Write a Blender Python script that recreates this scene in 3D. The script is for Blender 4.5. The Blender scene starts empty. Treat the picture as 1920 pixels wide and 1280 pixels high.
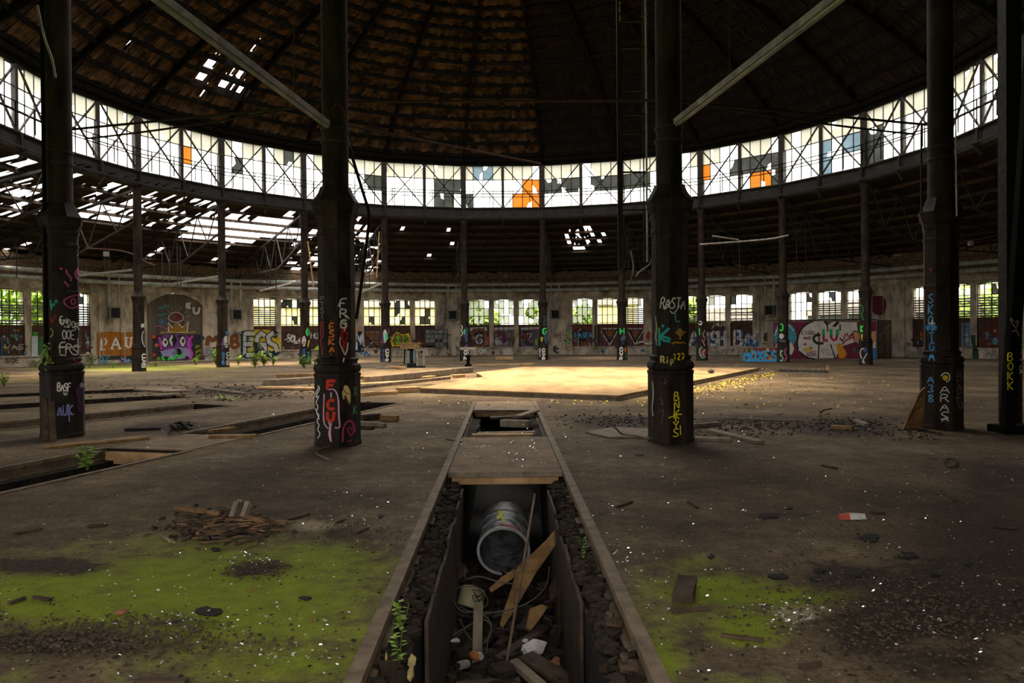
import bpy, bmesh, math, random
from mathutils import Vector, Matrix
from mathutils.bvhtree import BVHTree
from mathutils.geometry import tessellate_polygon
R = random.Random(7)
S = bpy.context.scene
COL = S.collection
sin, cos, rad = math.sin, math.cos, math.radians
# ------------------------------------------------------------------ camera
F = 1465.0; CY = 32.08; H = 1.70
cam = bpy.data.objects.new('camera', bpy.data.cameras.new('camera')); COL.objects.link(cam)
cam.data.sensor_width = 36.0; cam.data.lens = F * 36 / 1920
cam.data.clip_start = 0.05; cam.data.clip_end = 500
RM = (Matrix.Rotation(-15 / F, 3, 'Z') @ Matrix.Rotation(math.pi / 2 - 13 / F, 3, 'X') @ Matrix.Rotation(-0.0081, 3, 'Z'))
cam.matrix_world = Matrix.Translation((0, 0, H)) @ RM.to_4x4()
S.camera = cam
RT = RM.transposed(); EYE = Vector((0, 0, H))

def ray(px, py): return (RM @ Vector(((px - 960) / F, -(py - 640) / F, -1))).normalized()
def proj(v):
    c = RT @ (Vector(v) - EYE)
    if c.z > -.05: return (-9999, -9999)
    return (960 + F * c.x / -c.z, 640 - F * c.y / -c.z)
def G(px, py, z=0.0):
    d = ray(px, py); t = (z - H) / d.z
    return EYE + d * t
def D(px, py, y):
    d = ray(px, py); return EYE + d * (y / d.y)
def P(r, phi, z=0.0):
    a = rad(phi); return Vector((r * sin(a), CY + r * cos(a), z))

# ------------------------------------------------------------------ materials
def mat(name, c, c2=None, rough=.85, scale=3.0, stretch=(1, 1, 1), bump=.25, metal=0.0, detail=6, coord='pos', lo=.35, hi=.65, spec=.3):
    m = bpy.data.materials.new(name); m.use_nodes = True
    nt = m.node_tree; n = nt.nodes; L = nt.links; b = n['Principled BSDF']
    b.inputs['Roughness'].default_value = rough; b.inputs['Metallic'].default_value = metal
    b.inputs['Specular IOR Level'].default_value = spec
    if c2 is None:
        b.inputs['Base Color'].default_value = (*c, 1); return m
    if coord == 'pos':
        g = n.new('ShaderNodeNewGeometry'); out = g.outputs['Position']
    else:
        g = n.new('ShaderNodeTexCoord'); out = g.outputs['Object']
    mp = n.new('ShaderNodeMapping'); mp.inputs['Scale'].default_value = stretch; L.new(out, mp.inputs['Vector'])
    t = n.new('ShaderNodeTexNoise'); t.inputs['Scale'].default_value = scale; t.inputs['Detail'].default_value = detail
    t.inputs['Roughness'].default_value = .65; L.new(mp.outputs['Vector'], t.inputs['Vector'])
    r = n.new('ShaderNodeValToRGB'); e = r.color_ramp.elements
    e[0].position = lo; e[0].color = (*c, 1); e[1].position = hi; e[1].color = (*c2, 1)
    L.new(t.outputs['Fac'], r.inputs['Fac']); L.new(r.outputs['Color'], b.inputs['Base Color'])
    if bump:
        bp = n.new('ShaderNodeBump'); bp.inputs['Strength'].default_value = bump; bp.inputs['Distance'].default_value = .03
        L.new(t.outputs['Fac'], bp.inputs['Height']); L.new(bp.outputs['Normal'], b.inputs['Normal'])
    return m
def srgb(r, g, b):
    f = lambda v: (v / 255 / 12.92) if v < 10 else ((v / 255 + .055) / 1.055) ** 2.4
    return (f(r), f(g), f(b))
PM = {}
def paintm(rgb):
    k = tuple(rgb)
    if k not in PM:
        c = srgb(*rgb); c2 = tuple(x * .72 for x in c)
        PM[k] = mat('paint_%02x%02x%02x' % k, c2, c, .7, 5, bump=0, lo=.3, hi=.55)
    return PM[k]
iron = mat('dark_iron', (.007, .005, .004), (.040, .026, .018), .72, 4, (1, 1, .35), .35, spec=.18)
iron2 = mat('sooty_iron', (.003, .0028, .0025), (.010, .0085, .007), .85, 3, bump=.2, spec=.04)
beamiron = mat('grey_iron', (.014, .013, .013), (.036, .033, .032), .75, 2, bump=.2)
galv = mat('galvanised_pipe', (.22, .24, .235), (.48, .50, .48), .5, 2.2, bump=.05)
trunkm = mat('dusty_trunking', (.15, .135, .125), (.37, .33, .31), .7, 4, bump=.1)
steel = mat('rusty_rail', (.10, .07, .042), (.22, .155, .10), .75, 6, bump=.3)
oldwood = mat('old_wood', (.02, .013, .008), (.08, .05, .03), .85, 5, (1, 1, 1), .4)
palewood = mat('pale_wood', (.30, .17, .075), (.52, .33, .16), .8, 4, (1, 1, 1), .25)
greywood = mat('weathered_wood', (.13, .10, .075), (.27, .21, .15), .85, 5, bump=.35)
slabwood = mat('ochre_wood', (.13, .068, .025), (.33, .195, .08), .8, 5, bump=.4)
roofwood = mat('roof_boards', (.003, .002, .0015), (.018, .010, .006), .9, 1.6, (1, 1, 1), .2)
domewood = mat('dome_boards', (.003, .002, .0012), (.15, .078, .035), .9, 1.7, (1, 1, .6), .3, lo=.40, hi=.72)
domedark = mat('dark_dome_boards', (.0015, .001, .001), (.020, .009, .005), .9, 2.6, (1, 1, .6), .3, lo=.42, hi=.75)
purlinm = mat('purlin_wood', (.02, .013, .009), (.07, .045, .03), .9, 2, bump=.2)
plate = mat('rubber_black', (.010, .009, .008), (.028, .025, .022), .7, 8, bump=.2, spec=.1)
pitm = mat('pit_brick', (.005, .0035, .0025), (.024, .015, .009), .95, 7, bump=.8)
soil = mat('pit_soil', (.008, .005, .003), (.040, .026, .015), .95, 14, bump=.8)
board_red = mat('brown_board', (.045, .02, .013), (.11, .05, .032), .8, 3, bump=.1)
board_crim = mat('crimson_board', (.10, .025, .025), (.17, .05, .045), .8, 3, bump=.1)
leafm = mat('green_leaf', (.10, .20, .015), (.32, .48, .05), .6, 3, bump=0)
leafd = mat('dark_leaf', (.05, .10, .012), (.17, .27, .03), .6, 1.0, bump=0)
bark = mat('bark', (.05, .035, .025), (.10, .08, .06), .9, 6)
boxm = mat('grey_enamel', (.10, .13, .13), (.18, .22, .22), .5, 3, bump=0)
gatem = mat('gate_boards', (.075, .06, .045), (.15, .12, .09), .85, 2, (1, 1, .2), .2)
conc = mat('grey_concrete', (.13, .11, .085), (.24, .20, .155), .9, 3, bump=.3)

def glassm(name, col, tr):
    m = bpy.data.materials.new(name); m.use_nodes = True; n = m.node_tree.nodes; L = m.node_tree.links
    n.remove(n['Principled BSDF']); o = n['Material Output']
    a = n.new('ShaderNodeBsdfTranslucent'); a.inputs[0].default_value = (*col, 1)
    b = n.new('ShaderNodeBsdfTransparent'); b.inputs[0].default_value = (.92, .95, .93, 1)
    d = n.new('ShaderNodeBsdfDiffuse'); d.inputs[0].default_value = (*[c * .5 for c in col], 1)
    x = n.new('ShaderNodeMixShader'); x.inputs[0].default_value = .25
    L.new(a.outputs[0], x.inputs[1]); L.new(d.outputs[0], x.inputs[2])
    y = n.new('ShaderNodeMixShader'); g = n.new('ShaderNodeNewGeometry'); t = n.new('ShaderNodeTexNoise'); t.inputs['Scale'].default_value = 1.3
    t.inputs['Detail'].default_value = 5; L.new(g.outputs['Position'], t.inputs['Vector'])
    mr = n.new('ShaderNodeMapRange'); mr.inputs[1].default_value = .35; mr.inputs[2].default_value = .65
    mr.inputs[3].default_value = tr * .5; mr.inputs[4].default_value = min(1, tr * 1.5)
    L.new(t.outputs['Fac'], mr.inputs[0]); L.new(mr.outputs[0], y.inputs[0])
    L.new(x.outputs[0], y.inputs[1]); L.new(b.outputs[0], y.inputs[2]); L.new(y.outputs[0], o.inputs[0])
    return m
g_dirty = glassm('dusty_glass', (.34, .32, .26), .035)
g_clear = glassm('clear_glass', (.8, .85, .85), .86)
g_milk = glassm('milky_glass', (.34, .37, .29), .06)
g_dark = glassm('blackened_glass', (.014, .016, .012), .012)
g_oran = glassm('orange_painted_glass', (.42, .11, .008), .004)
g_blue = glassm('blue_painted_glass', (.06, .11, .15), .03)
GM = [g_dirty, g_clear, g_milk, g_dark, g_oran, g_blue]

# wall: plaster below, sooty brick above
wallm = mat('wall_plaster', (.17, .135, .10), (.58, .49, .38), .92, 1.5, (1, 1, .5), .35, lo=.34, hi=.62)
def wall_nodes():
    nt = wallm.node_tree; n = nt.nodes; L = nt.links; b = n['Principled BSDF']
    src = b.inputs['Base Color'].links[0].from_socket
    g = n.new('ShaderNodeNewGeometry'); s = n.new('ShaderNodeSeparateXYZ'); L.new(g.outputs['Position'], s.inputs[0])
    t = n.new('ShaderNodeTexNoise'); t.inputs['Scale'].default_value = .7; t.inputs['Detail'].default_value = 6; L.new(g.outputs['Position'], t.inputs['Vector'])
    ad = n.new('ShaderNodeMath'); ad.operation = 'MULTIPLY_ADD'; ad.inputs[1].default_value = 2.2; L.new(t.outputs['Fac'], ad.inputs[0]); L.new(s.outputs['Z'], ad.inputs[2])
    mr = n.new('ShaderNodeMapRange'); mr.inputs[1].default_value = 6.15; mr.inputs[2].default_value = 6.5; L.new(ad.outputs[0], mr.inputs[0])
    br = n.new('ShaderNodeTexNoise'); br.inputs['Scale'].default_value = 9; L.new(g.outputs['Position'], br.inputs['Vector'])
    r = n.new('ShaderNodeValToRGB'); e = r.color_ramp.elements
    e[0].position = .35; e[0].color = (.06, .04, .027, 1); e[1].position = .7; e[1].color = (.24, .17, .11, 1); L.new(br.outputs['Fac'], r.inputs['Fac'])
    mx = n.new('ShaderNodeMix'); mx.data_type = 'RGBA'
    L.new(mr.outputs[0], mx.inputs['Factor']); L.new(src, mx.inputs['A']); L.new(r.outputs['Color'], mx.inputs['B'])
    L.new(mx.outputs['Result'], b.inputs['Base Color'])
wall_nodes()

def floor_mat():
    m = bpy.data.materials.new('hall_floor'); m.use_nodes = True; nt = m.node_tree; n = nt.nodes; L = nt.links; b = n['Principled BSDF']
    b.inputs['Roughness'].default_value = .9; b.inputs['Specular IOR Level'].default_value = .2
    g = n.new('ShaderNodeNewGeometry')
    def noise(sc, det=6, rough=.65):
        t = n.new('ShaderNodeTexNoise'); t.inputs['Scale'].default_value = sc; t.inputs['Detail'].default_value = det
        t.inputs['Roughness'].default_value = rough; L.new(g.outputs['Position'], t.inputs['Vector']); return t.outputs['Fac']
    def ramp(f, a, ca, bb, cb):
        r = n.new('ShaderNodeValToRGB'); e = r.color_ramp.elements
        e[0].position = a; e[0].color = (*ca, 1); e[1].position = bb; e[1].color = (*cb, 1); L.new(f, r.inputs['Fac']); return r.outputs['Color']
    def mix(f, a, c, mode='MIX'):
        x = n.new('ShaderNodeMix'); x.data_type = 'RGBA'; x.blend_type = mode
        if isinstance(f, float): x.inputs['Factor'].default_value = f
        else: L.new(f, x.inputs['Factor'])
        for s, v in (('A', a), ('B', c)):
            if isinstance(v, tuple): x.inputs[s].default_value = (*v, 1)
            else: L.new(v, x.inputs[s])
        return x.outputs['Result']
    def mask(att, nz, amp, lo, hi):
        a = n.new('ShaderNodeAttribute'); a.attribute_name = att
        q = n.new('ShaderNodeMath'); q.operation = 'MULTIPLY_ADD'; q.inputs[1].default_value = amp; L.new(nz, q.inputs[0]); L.new(a.outputs['Fac'], q.inputs[2])
        r = n.new('ShaderNodeMapRange'); r.inputs[1].default_value = lo + amp * .5; r.inputs[2].default_value = hi + amp * .5; L.new(q.outputs[0], r.inputs[0]); return r.outputs[0]
    n1 = noise(.55, 8); n2 = noise(5, 8, .7); n3 = noise(26, 5, .7); n5 = noise(95, 3, .6)
    mm = n.new('ShaderNodeMath'); mm.operation = 'MULTIPLY_ADD'; mm.inputs[1].default_value = .45; L.new(n2, mm.inputs[0])
    m2 = n.new('ShaderNodeMath'); m2.operation = 'MULTIPLY'; m2.inputs[1].default_value = .55; L.new(noise(2.2, 9, .75), m2.inputs[0]); L.new(m2.outputs[0], mm.inputs[2]); n4 = mm.outputs[0]
    base = ramp(n1, .36, (.085, .058, .034), .64, (.235, .172, .110))
    base = mix(.55, base, ramp(n2, .34, (.30, .28, .25), .62, (1.3, 1.28, 1.25)), 'MULTIPLY')
    base = mix(.45, base, ramp(n3, .38, (.15, .13, .11), .56, (1.25, 1.25, 1.2)), 'MULTIPLY')
    base = mix(.5, base, ramp(noise(.22, 9, .75), .38, (.35, .32, .29), .6, (1.25, 1.22, 1.18)), 'MULTIPLY')
    base = mix(.5, base, ramp(n5, .36, (.3, .27, .24), .58, (1.2, 1.2, 1.18)), 'MULTIPLY')
    base = mix(mask('pale_floor', n4, 1.4, .35, .8), base, ramp(n3, .3, (.26, .21, .12), .7, (.40, .33, .20)))
    base = mix(mask('moss', n4, 2.2, .34, .85), base, mix(.5, ramp(n2, .3, (.06, .10, .005), .7, (.27, .33, .016)), ramp(n5, .34, (.05, .065, .004), .64, (.29, .34, .022))))
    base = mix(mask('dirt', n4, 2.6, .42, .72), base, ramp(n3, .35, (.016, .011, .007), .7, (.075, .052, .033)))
    L.new(base, b.inputs['Base Color'])
    bp = n.new('ShaderNodeBump'); bp.inputs['Strength'].default_value = .3; bp.inputs['Distance'].default_value = .02
    ad = n.new('ShaderNodeMath'); ad.operation = 'ADD'; L.new(n2, ad.inputs[0]); L.new(n3, ad.inputs[1]); L.new(ad.outputs[0], bp.inputs['Height'])
    L.new(bp.outputs['Normal'], b.inputs['Normal'])
    return m

# ------------------------------------------------------------------ mesh builder
class MB:
    def __init__(s): s.v = []; s.f = []; s.m = []
    def face(s, pts, m=0):
        b = len(s.v); s.v += [tuple(p) for p in pts]; s.f.append(tuple(range(b, b + len(pts)))); s.m.append(m)
    def hexa(s, c8, m=0):
        b = len(s.v); s.v += [tuple(p) for p in c8]
        for f in ((0, 3, 2, 1), (4, 5, 6, 7), (0, 1, 5, 4), (1, 2, 6, 5), (2, 3, 7, 6), (3, 0, 4, 7)):
            s.f.append(tuple(b + i for i in f)); s.m.append(m)
    def box(s, c, sz, M=None, m=0):
        x, y, z = sz[0] / 2, sz[1] / 2, sz[2] / 2; c = Vector(c)
        pts = [(-x, -y, -z), (x, -y, -z), (x, y, -z), (-x, y, -z), (-x, -y, z), (x, -y, z), (x, y, z), (-x, y, z)]
        s.hexa([(M @ (Vector(p) + c)) if M is not None else Vector(p) + c for p in pts], m)
    def lbox(s, x0, x1, y0, y1, z0, z1, M=None, m=0):
        s.box(((x0 + x1) / 2, (y0 + y1) / 2, (z0 + z1) / 2), (x1 - x0, y1 - y0, z1 - z0), M, m)
    def bar(s, a, b, w, h, m=0, up=(0, 0, 1)):
        a, b = Vector(a), Vector(b); d = (b - a).normalized(); u = Vector(up)
        if abs(d.dot(u)) > .98: u = Vector((0, 1, 0))
        x = d.cross(u).normalized() * (w / 2); z = x.cross(d).normalized() * (h / 2)
        s.hexa([a - x - z, a + x - z, b + x - z, b - x - z, a - x + z, a + x + z, b + x + z, b - x + z], m)
    def tube(s, pts, r, n=8, m=0, cap=True):
        pts = [Vector(p) for p in pts]; b0 = len(s.v); N = len(pts); rr = r if isinstance(r, (list, tuple)) else [r] * N
        for i, p in enumerate(pts):
            d = (pts[min(i + 1, N - 1)] - pts[max(i - 1, 0)]).normalized()
            u = Vector((0, 0, 1)) if abs(d.z) < .9 else Vector((1, 0, 0))
            x = d.cross(u).normalized(); y = x.cross(d)
            for k in range(n):
                a = 2 * math.pi * k / n; s.v.append(tuple(p + (x * cos(a) + y * sin(a)) * rr[i]))
        for i in range(N - 1):
            for k in range(n):
                k2 = (k + 1) % n; s.f.append((b0 + i * n + k, b0 + i * n + k2, b0 + (i + 1) * n + k2, b0 + (i + 1) * n + k)); s.m.append(m)
        if cap:
            s.f.append(tuple(b0 + k for k in range(n))[::-1]); s.m.append(m)
            s.f.append(tuple(b0 + (N - 1) * n + k for k in range(n))); s.m.append(m)
    def lathe(s, prof, n=16, M=None, m=0, off=0.0, cap=True):
        b0 = len(s.v)
        for (r, z) in prof:
            for k in range(n):
                a = 2 * math.pi * (k + off) / n; p = Vector((r * cos(a), r * sin(a), z)); s.v.append(tuple(M @ p if M is not None else p))
        for i in range(len(prof) - 1):
            for k in range(n):
                k2 = (k + 1) % n; s.f.append((b0 + i * n + k, b0 + i * n + k2, b0 + (i + 1) * n + k2, b0 + (i + 1) * n + k)); s.m.append(m)
        if cap:
            s.f.append(tuple(b0 + k for k in range(n))[::-1]); s.m.append(m)
            s.f.append(tuple(b0 + (len(prof) - 1) * n + k for k in range(n))); s.m.append(m)
    def prism(s, poly, z0, z1, M=None, m=0):
        T = (lambda p: M @ Vector(p)) if M is not None else Vector
        a = [T((p[0], p[1], z0)) for p in poly]; b = [T((p[0], p[1], z1)) for p in poly]; n = len(poly)
        for t in tessellate_polygon([[Vector((p[0], p[1], 0)) for p in poly]]):
            s.face([b[i] for i in t], m); s.face([a[i] for i in t[::-1]], m)
        for i in range(n): s.face([a[i], a[(i + 1) % n], b[(i + 1) % n], b[i]], m)
    def build(s, name, mats, parent=None, smooth=False, weld=True):
        me = bpy.data.meshes.new(name); me.from_pydata(s.v, [], s.f)
        for m in (mats if isinstance(mats, list) else [mats]): me.materials.append(m)
        if len(me.materials) > 1: me.polygons.foreach_set('material_index', s.m)
        if weld:
            bm = bmesh.new(); bm.from_mesh(me); bmesh.ops.remove_doubles(bm, verts=bm.verts, dist=1e-5)
            bmesh.ops.recalc_face_normals(bm, faces=bm.faces); bm.to_mesh(me); bm.free()
        if smooth:
            me.polygons.foreach_set('use_smooth', [True] * len(me.polygons))
            try: me.set_sharp_from_angle(angle=rad(35))
            except Exception: pass
        o = bpy.data.objects.new(name, me); COL.objects.link(o)
        if parent is not None:
            o.parent = parent; o.matrix_parent_inverse = parent.matrix_world.inverted()
        return o
def tag(o, label, cat, group=None, kind=None):
    if label: o['label'] = label
    if cat: o['category'] = cat
    if group: o['group'] = group
    if kind: o['kind'] = kind
    return o
def struct(o): o['kind'] = 'structure'; return o
def empty(name, loc=(0, 0, 0), rz=0.0):
    o = bpy.data.objects.new(name, None); COL.objects.link(o); o.empty_display_size = .2
    o.matrix_world = Matrix.Translation(loc) @ Matrix.Rotation(rz, 4, 'Z'); return o
def thing(name, label, cat, loc=(0, 0, 0), rz=0.0, group=None):
    return tag(empty(name, loc, rz), label, cat, group)
def kids(o): return [c for c in COL.objects if c.parent == o]
def dup(root, M, label=None, group=None):
    r = root.copy(); COL.objects.link(r); r.matrix_world = M
    if label: r['label'] = label
    if group: r['group'] = group
    for ch in kids(root):
        c = ch.copy(); COL.objects.link(c); c.parent = r
        for g2 in kids(ch):
            q = g2.copy(); COL.objects.link(q); q.parent = c
    return r
ORD = ['first', 'second', 'third', 'fourth', 'fifth', 'sixth', 'seventh', 'eighth', 'ninth', 'tenth', 'eleventh', 'twelfth', 'thirteenth', 'fourteenth']

# ------------------------------------------------------------------ stroke lettering
FONT = {
 'A': [[(0, 0), (.5, 1), (1, 0)], [(.2, .38), (.8, .38)]], 'B': [[(0, 0), (0, 1), (.7, .95), (.8, .75), (.6, .55), (0, .52)], [(.6, .55), (1, .3), (.75, .05), (0, 0)]],
 'C': [[(1, .85), (.6, 1), (.15, .8), (0, .45), (.2, .1), (.6, 0), (1, .15)]], 'D': [[(0, 0), (0, 1), (.6, .9), (1, .5), (.6, .1), (0, 0)]],
 'E': [[(1, 1), (0, 1), (0, 0), (1, 0)], [(0, .5), (.75, .5)]], 'F': [[(1, 1), (0, 1), (0, 0)], [(0, .55), (.75, .55)]],
 'G': [[(1, .85), (.6, 1), (.15, .8), (0, .45), (.2, .1), (.65, 0), (1, .2), (1, .45), (.6, .45)]], 'H': [[(0, 0), (0, 1)], [(1, 0), (1, 1)], [(0, .5), (1, .5)]],
 'I': [[(.5, 0), (.5, 1)]], 'J': [[(.2, 1), (1, 1), (1, .2), (.6, 0), (.1, .15)]], 'K': [[(0, 0), (0, 1)], [(1, 1), (0, .45), (1, 0)]], 'L': [[(0, 1), (0, 0), (.9, 0)]],
 'M': [[(0, 0), (.1, 1), (.5, .35), (.9, 1), (1, 0)]], 'N': [[(0, 0), (0, 1), (1, 0), (1, 1)]], 'O': [[(.5, 1), (.1, .8), (0, .5), (.15, .15), (.5, 0), (.88, .2), (1, .55), (.85, .85), (.5, 1)]],
 'P': [[(0, 0), (0, 1), (.7, .98), (1, .75), (.7, .5), (0, .45)]], 'R': [[(0, 0), (0, 1), (.7, .98), (.95, .75), (.7, .52), (0, .48)], [(.5, .48), (1, 0)]],
 'S': [[(1, .88), (.55, 1), (.1, .82), (.2, .58), (.8, .42), (.95, .18), (.5, 0), (0, .12)]], 'T': [[(0, 1), (1, 1)], [(.5, 1), (.5, 0)]],
 'U': [[(0, 1), (.03, .25), (.4, 0), (.85, .15), (1, 1)]], 'V': [[(0, 1), (.5, 0), (1, 1)]], 'W': [[(0, 1), (.25, 0), (.5, .7), (.75, 0), (1, 1)]],
 'X': [[(0, 0), (1, 1)], [(0, 1), (1, 0)]], 'Y': [[(0, 1), (.5, .5), (1, 1)], [(.5, .5), (.5, 0)]], 'Z': [[(0, 1), (1, 1), (0, 0), (1, 0)]],
 '0': [[(.5, 1), (.1, .75), (.1, .25), (.5, 0), (.9, .25), (.9, .75), (.5, 1)]], '1': [[(.1, .7), (.6, 1), (.6, 0)]], '2': [[(.05, .8), (.5, 1), (.95, .75), (.0, 0), (1, 0)]],
 '7': [[(0, 1), (1, 1), (.4, 0)]], '8': [[(.5, .52), (.1, .75), (.5, 1), (.9, .75), (.5, .52), (.05, .22), (.5, 0), (.95, .22), (.5, .52)]], '3': [[(.05, .9), (.6, 1), (.9, .75), (.4, .52), (.95, .25), (.5, 0), (0, .12)]],
 'i': [[(.5, 0), (.5, .6)], [(.45, .85), (.55, .9)]], 'p': [[(.1, -.35), (.1, .6), (.7, .62), (.95, .35), (.6, .08), (.1, .1)]],
}
def letters(txt, x, y, w, h, gap=.25, slant=0.0, rise=0.0, stack=False, jit=.05):
    out = []; px, py = x, y
    for ch in txt:
        for st in FONT.get(ch, []):
            out.append([(px + (a + slant * b + R.uniform(-jit, jit)) * w, py - (b + R.uniform(-jit, jit)) * h) for a, b in st])
        if stack: py += h * (1 + gap)
        else: px += w * (1 + gap); py -= rise
    return out
def resample(pl, step):
    out = [pl[0]]
    for a, b in zip(pl, pl[1:]):
        L = math.hypot(b[0] - a[0], b[1] - a[1]); n = max(1, int(L / step))
        for i in range(1, n + 1): out.append((a[0] + (b[0] - a[0]) * i / n, a[1] + (b[1] - a[1]) * i / n))
    return out
def smooth(pl, it=2):
    for _ in range(it):
        if len(pl) < 3: return pl
        q = [pl[0]]
        for a, b in zip(pl, pl[1:]):
            q += [(a[0] * .75 + b[0] * .25, a[1] * .75 + b[1] * .25), (a[0] * .25 + b[0] * .75, a[1] * .25 + b[1] * .75)]
        q.append(pl[-1]); pl = q
    return pl
class Paint:
    """paint lying on a surface: every stroke is cut out of the surface it is sprayed on"""
    def __init__(s, hit, off=.004, step=3.0): s.hit = hit; s.mb = MB(); s.mats = []; s.off = off; s.lay = 0; s.step = step
    def mi(s, rgb):
        m = paintm(rgb)
        if m not in s.mats: s.mats.append(m)
        return s.mats.index(m)
    def pt(s, p, lay):
        h = s.hit(p[0], p[1])
        if h is None: return None
        return h[0] + h[1] * (s.off + lay * .0015)
    def stroke(s, rgb, w, pls, curve=True):
        k = s.mi(rgb); s.lay += 1
        for pl in pls:
            pl = resample(smooth(pl) if curve else pl, s.step); n = len(pl); prev = None
            for i, p in enumerate(pl):
                a = pl[max(i - 1, 0)]; b = pl[min(i + 1, n - 1)]; dx, dy = b[0] - a[0], b[1] - a[1]; L = math.hypot(dx, dy) or 1
                nx, ny = -dy / L * w / 2, dx / L * w / 2
                q = (s.pt((p[0] + nx, p[1] + ny), s.lay), s.pt((p[0] - nx, p[1] - ny), s.lay))
                if prev and q[0] and q[1] and prev[0] and prev[1] and (q[0] - prev[0]).length < 1.2:
                    s.mb.face([prev[0], prev[1], q[1], q[0]], k)
                prev = q
    def fill(s, rgb, poly, curve=False):
        k = s.mi(rgb); s.lay += 1
        if curve: poly = smooth(poly + [poly[0]])[:-1]
        xs = [p[0] for p in poly]; a, b = min(xs), max(xs); n = max(3, int((b - a) / s.step + .5)); N = len(poly)
        def cross(x):
            c = []
            for i in range(N):
                (x0, y0), (x1, y1) = poly[i], poly[(i + 1) % N]
                if (x0 <= x) != (x1 <= x): c.append(y0 + (y1 - y0) * (x - x0) / (x1 - x0))
            return sorted(c)
        e = (b - a) * 1e-3; X = [a + e + (b - a - 2 * e) * i / n for i in range(n + 1)]; C = [cross(x) for x in X]
        for i in range(n):
            l, q = C[i], C[i + 1]
            if len(l) != len(q): l = q = (l if len(l) < len(q) else q)
            for j in range(0, len(l) - 1, 2):
                v = max(1, int(max(l[j + 1] - l[j], q[j + 1] - q[j]) / (s.step * 1.5)))
                for t in range(v):
                    f = lambda w, u: w[j] + (w[j + 1] - w[j]) * u / v
                    Q = [s.pt((X[i], f(l, t)), s.lay), s.pt((X[i + 1], f(q, t)), s.lay), s.pt((X[i + 1], f(q, t + 1)), s.lay), s.pt((X[i], f(l, t + 1)), s.lay)]
                    if None in Q or max((Q[z] - Q[z - 1]).length for z in range(4)) > 1.0: continue
                    s.mb.face(Q, k)
    def blob(s, rgb, cx, cy, rx, ry, n=12, j=.15):
        s.fill(rgb, [(cx + cos(2 * math.pi * i / n) * rx * R.uniform(1 - j, 1 + j), cy + sin(2 * math.pi * i / n) * ry * R.uniform(1 - j, 1 + j)) for i in range(n)])
    def word(s, rgb, w, *a, **k):
        s.stroke(rgb, w, letters(*a, **k), curve=k.get('jit', .05) > .02)
    def end(s, parent, label=None, name='graffiti_lettering'):
        if not s.mb.f: return None
        groups = [list(range(len(s.mb.f)))] if parent.get('kind') == 'structure' else s.pieces()
        for g in groups:                       # tags that stand apart are parts of their own
            q = MB(); q.v = s.mb.v; q.f = [s.mb.f[i] for i in g]; q.m = [s.mb.m[i] for i in g]
            used = sorted({v for f in q.f for v in f}); ix = {v: i for i, v in enumerate(used)}
            q.v = [s.mb.v[v] for v in used]; q.f = [tuple(ix[v] for v in f) for f in q.f]; ms = sorted(set(q.m)); q.m = [ms.index(x) for x in q.m]
            o = q.build(name, [s.mats[x] for x in ms], parent, weld=False)
            bm = bmesh.new(); bm.from_mesh(o.data); bmesh.ops.remove_doubles(bm, verts=bm.verts, dist=1e-5); bm.to_mesh(o.data); bm.free()
            if label: o['label'] = label if len(groups) == 1 else label + ', one of its marks'
        return o
    def pieces(s):
        key = {}; par = list(range(len(s.mb.f)))
        def find(x):
            while par[x] != x: par[x] = par[par[x]]; x = par[x]
            return x
        for i, f in enumerate(s.mb.f):
            for v in f:
                k = tuple(round(c, 4) for c in s.mb.v[v])
                if k in key: par[find(i)] = find(key[k])
                else: key[k] = i
        box = {}
        for i, f in enumerate(s.mb.f):
            b = box.setdefault(find(i), [[9e9] * 3, [-9e9] * 3])
            for v in f:
                for c in range(3): b[0][c] = min(b[0][c], s.mb.v[v][c]); b[1][c] = max(b[1][c], s.mb.v[v][c])
        B = list(box.items())
        for i, (a, p) in enumerate(B):
            for b, q in B[i + 1:]:
                gap = math.sqrt(sum(max(0, p[0][c] - q[1][c], q[0][c] - p[1][c]) ** 2 for c in range(3)))
                sz = max(max(x[1][c] - x[0][c] for c in range(3)) for x in (p, q))
                if gap <= max(.018, .45 * sz): par[find(a)] = find(b)
        out = {}
        for i in range(len(s.mb.f)): out.setdefault(find(i), []).append(i)
        return list(out.values())
def bvh_hit(objs):
    V = []; Fc = []
    for o in objs:
        b = len(V); V += [o.matrix_world @ v.co for v in o.data.vertices]; Fc += [tuple(b + i for i in p.vertices) for p in o.data.polygons]
    t = BVHTree.FromPolygons(V, Fc)
    def hit(px, py):
        d = ray(px, py); h = t.ray_cast(EYE, d)
        if h[0] is None: return None
        n = h[1] if h[1].dot(d) < 0 else -h[1]
        return h[0], n
    return hit
BA = 32.8 * cos(rad(7.5)); BH = 32.8 * sin(rad(7.5))       # wall apothem and half width of a bay
def bayM(k):
    a = rad(15 * k); ux = Vector((cos(a), -sin(a), 0)); no = Vector((sin(a), cos(a), 0)); o = P(BA, 15 * k)
    return Matrix(((ux.x, no.x, 0, o.x), (ux.y, no.y, 0, o.y), (0, 0, 1, 0), (0, 0, 0, 1)))
BMS = {k: bayM(k) for k in range(-12, 12)}
def wall_hit(px, py):
    d = ray(px, py)
    for k in range(-6, 7):
        M = BMS[k]; no = Vector((M[0][1], M[1][1], 0)); o = M.translation; dn = d.dot(no)
        if dn <= 0: continue
        t = (o - EYE).dot(no) / dn; p = EYE + d * t; u = (p - o).dot(Vector((M[0][0], M[1][0], 0)))
        if abs(u) <= BH: return p, -no
    return None

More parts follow.
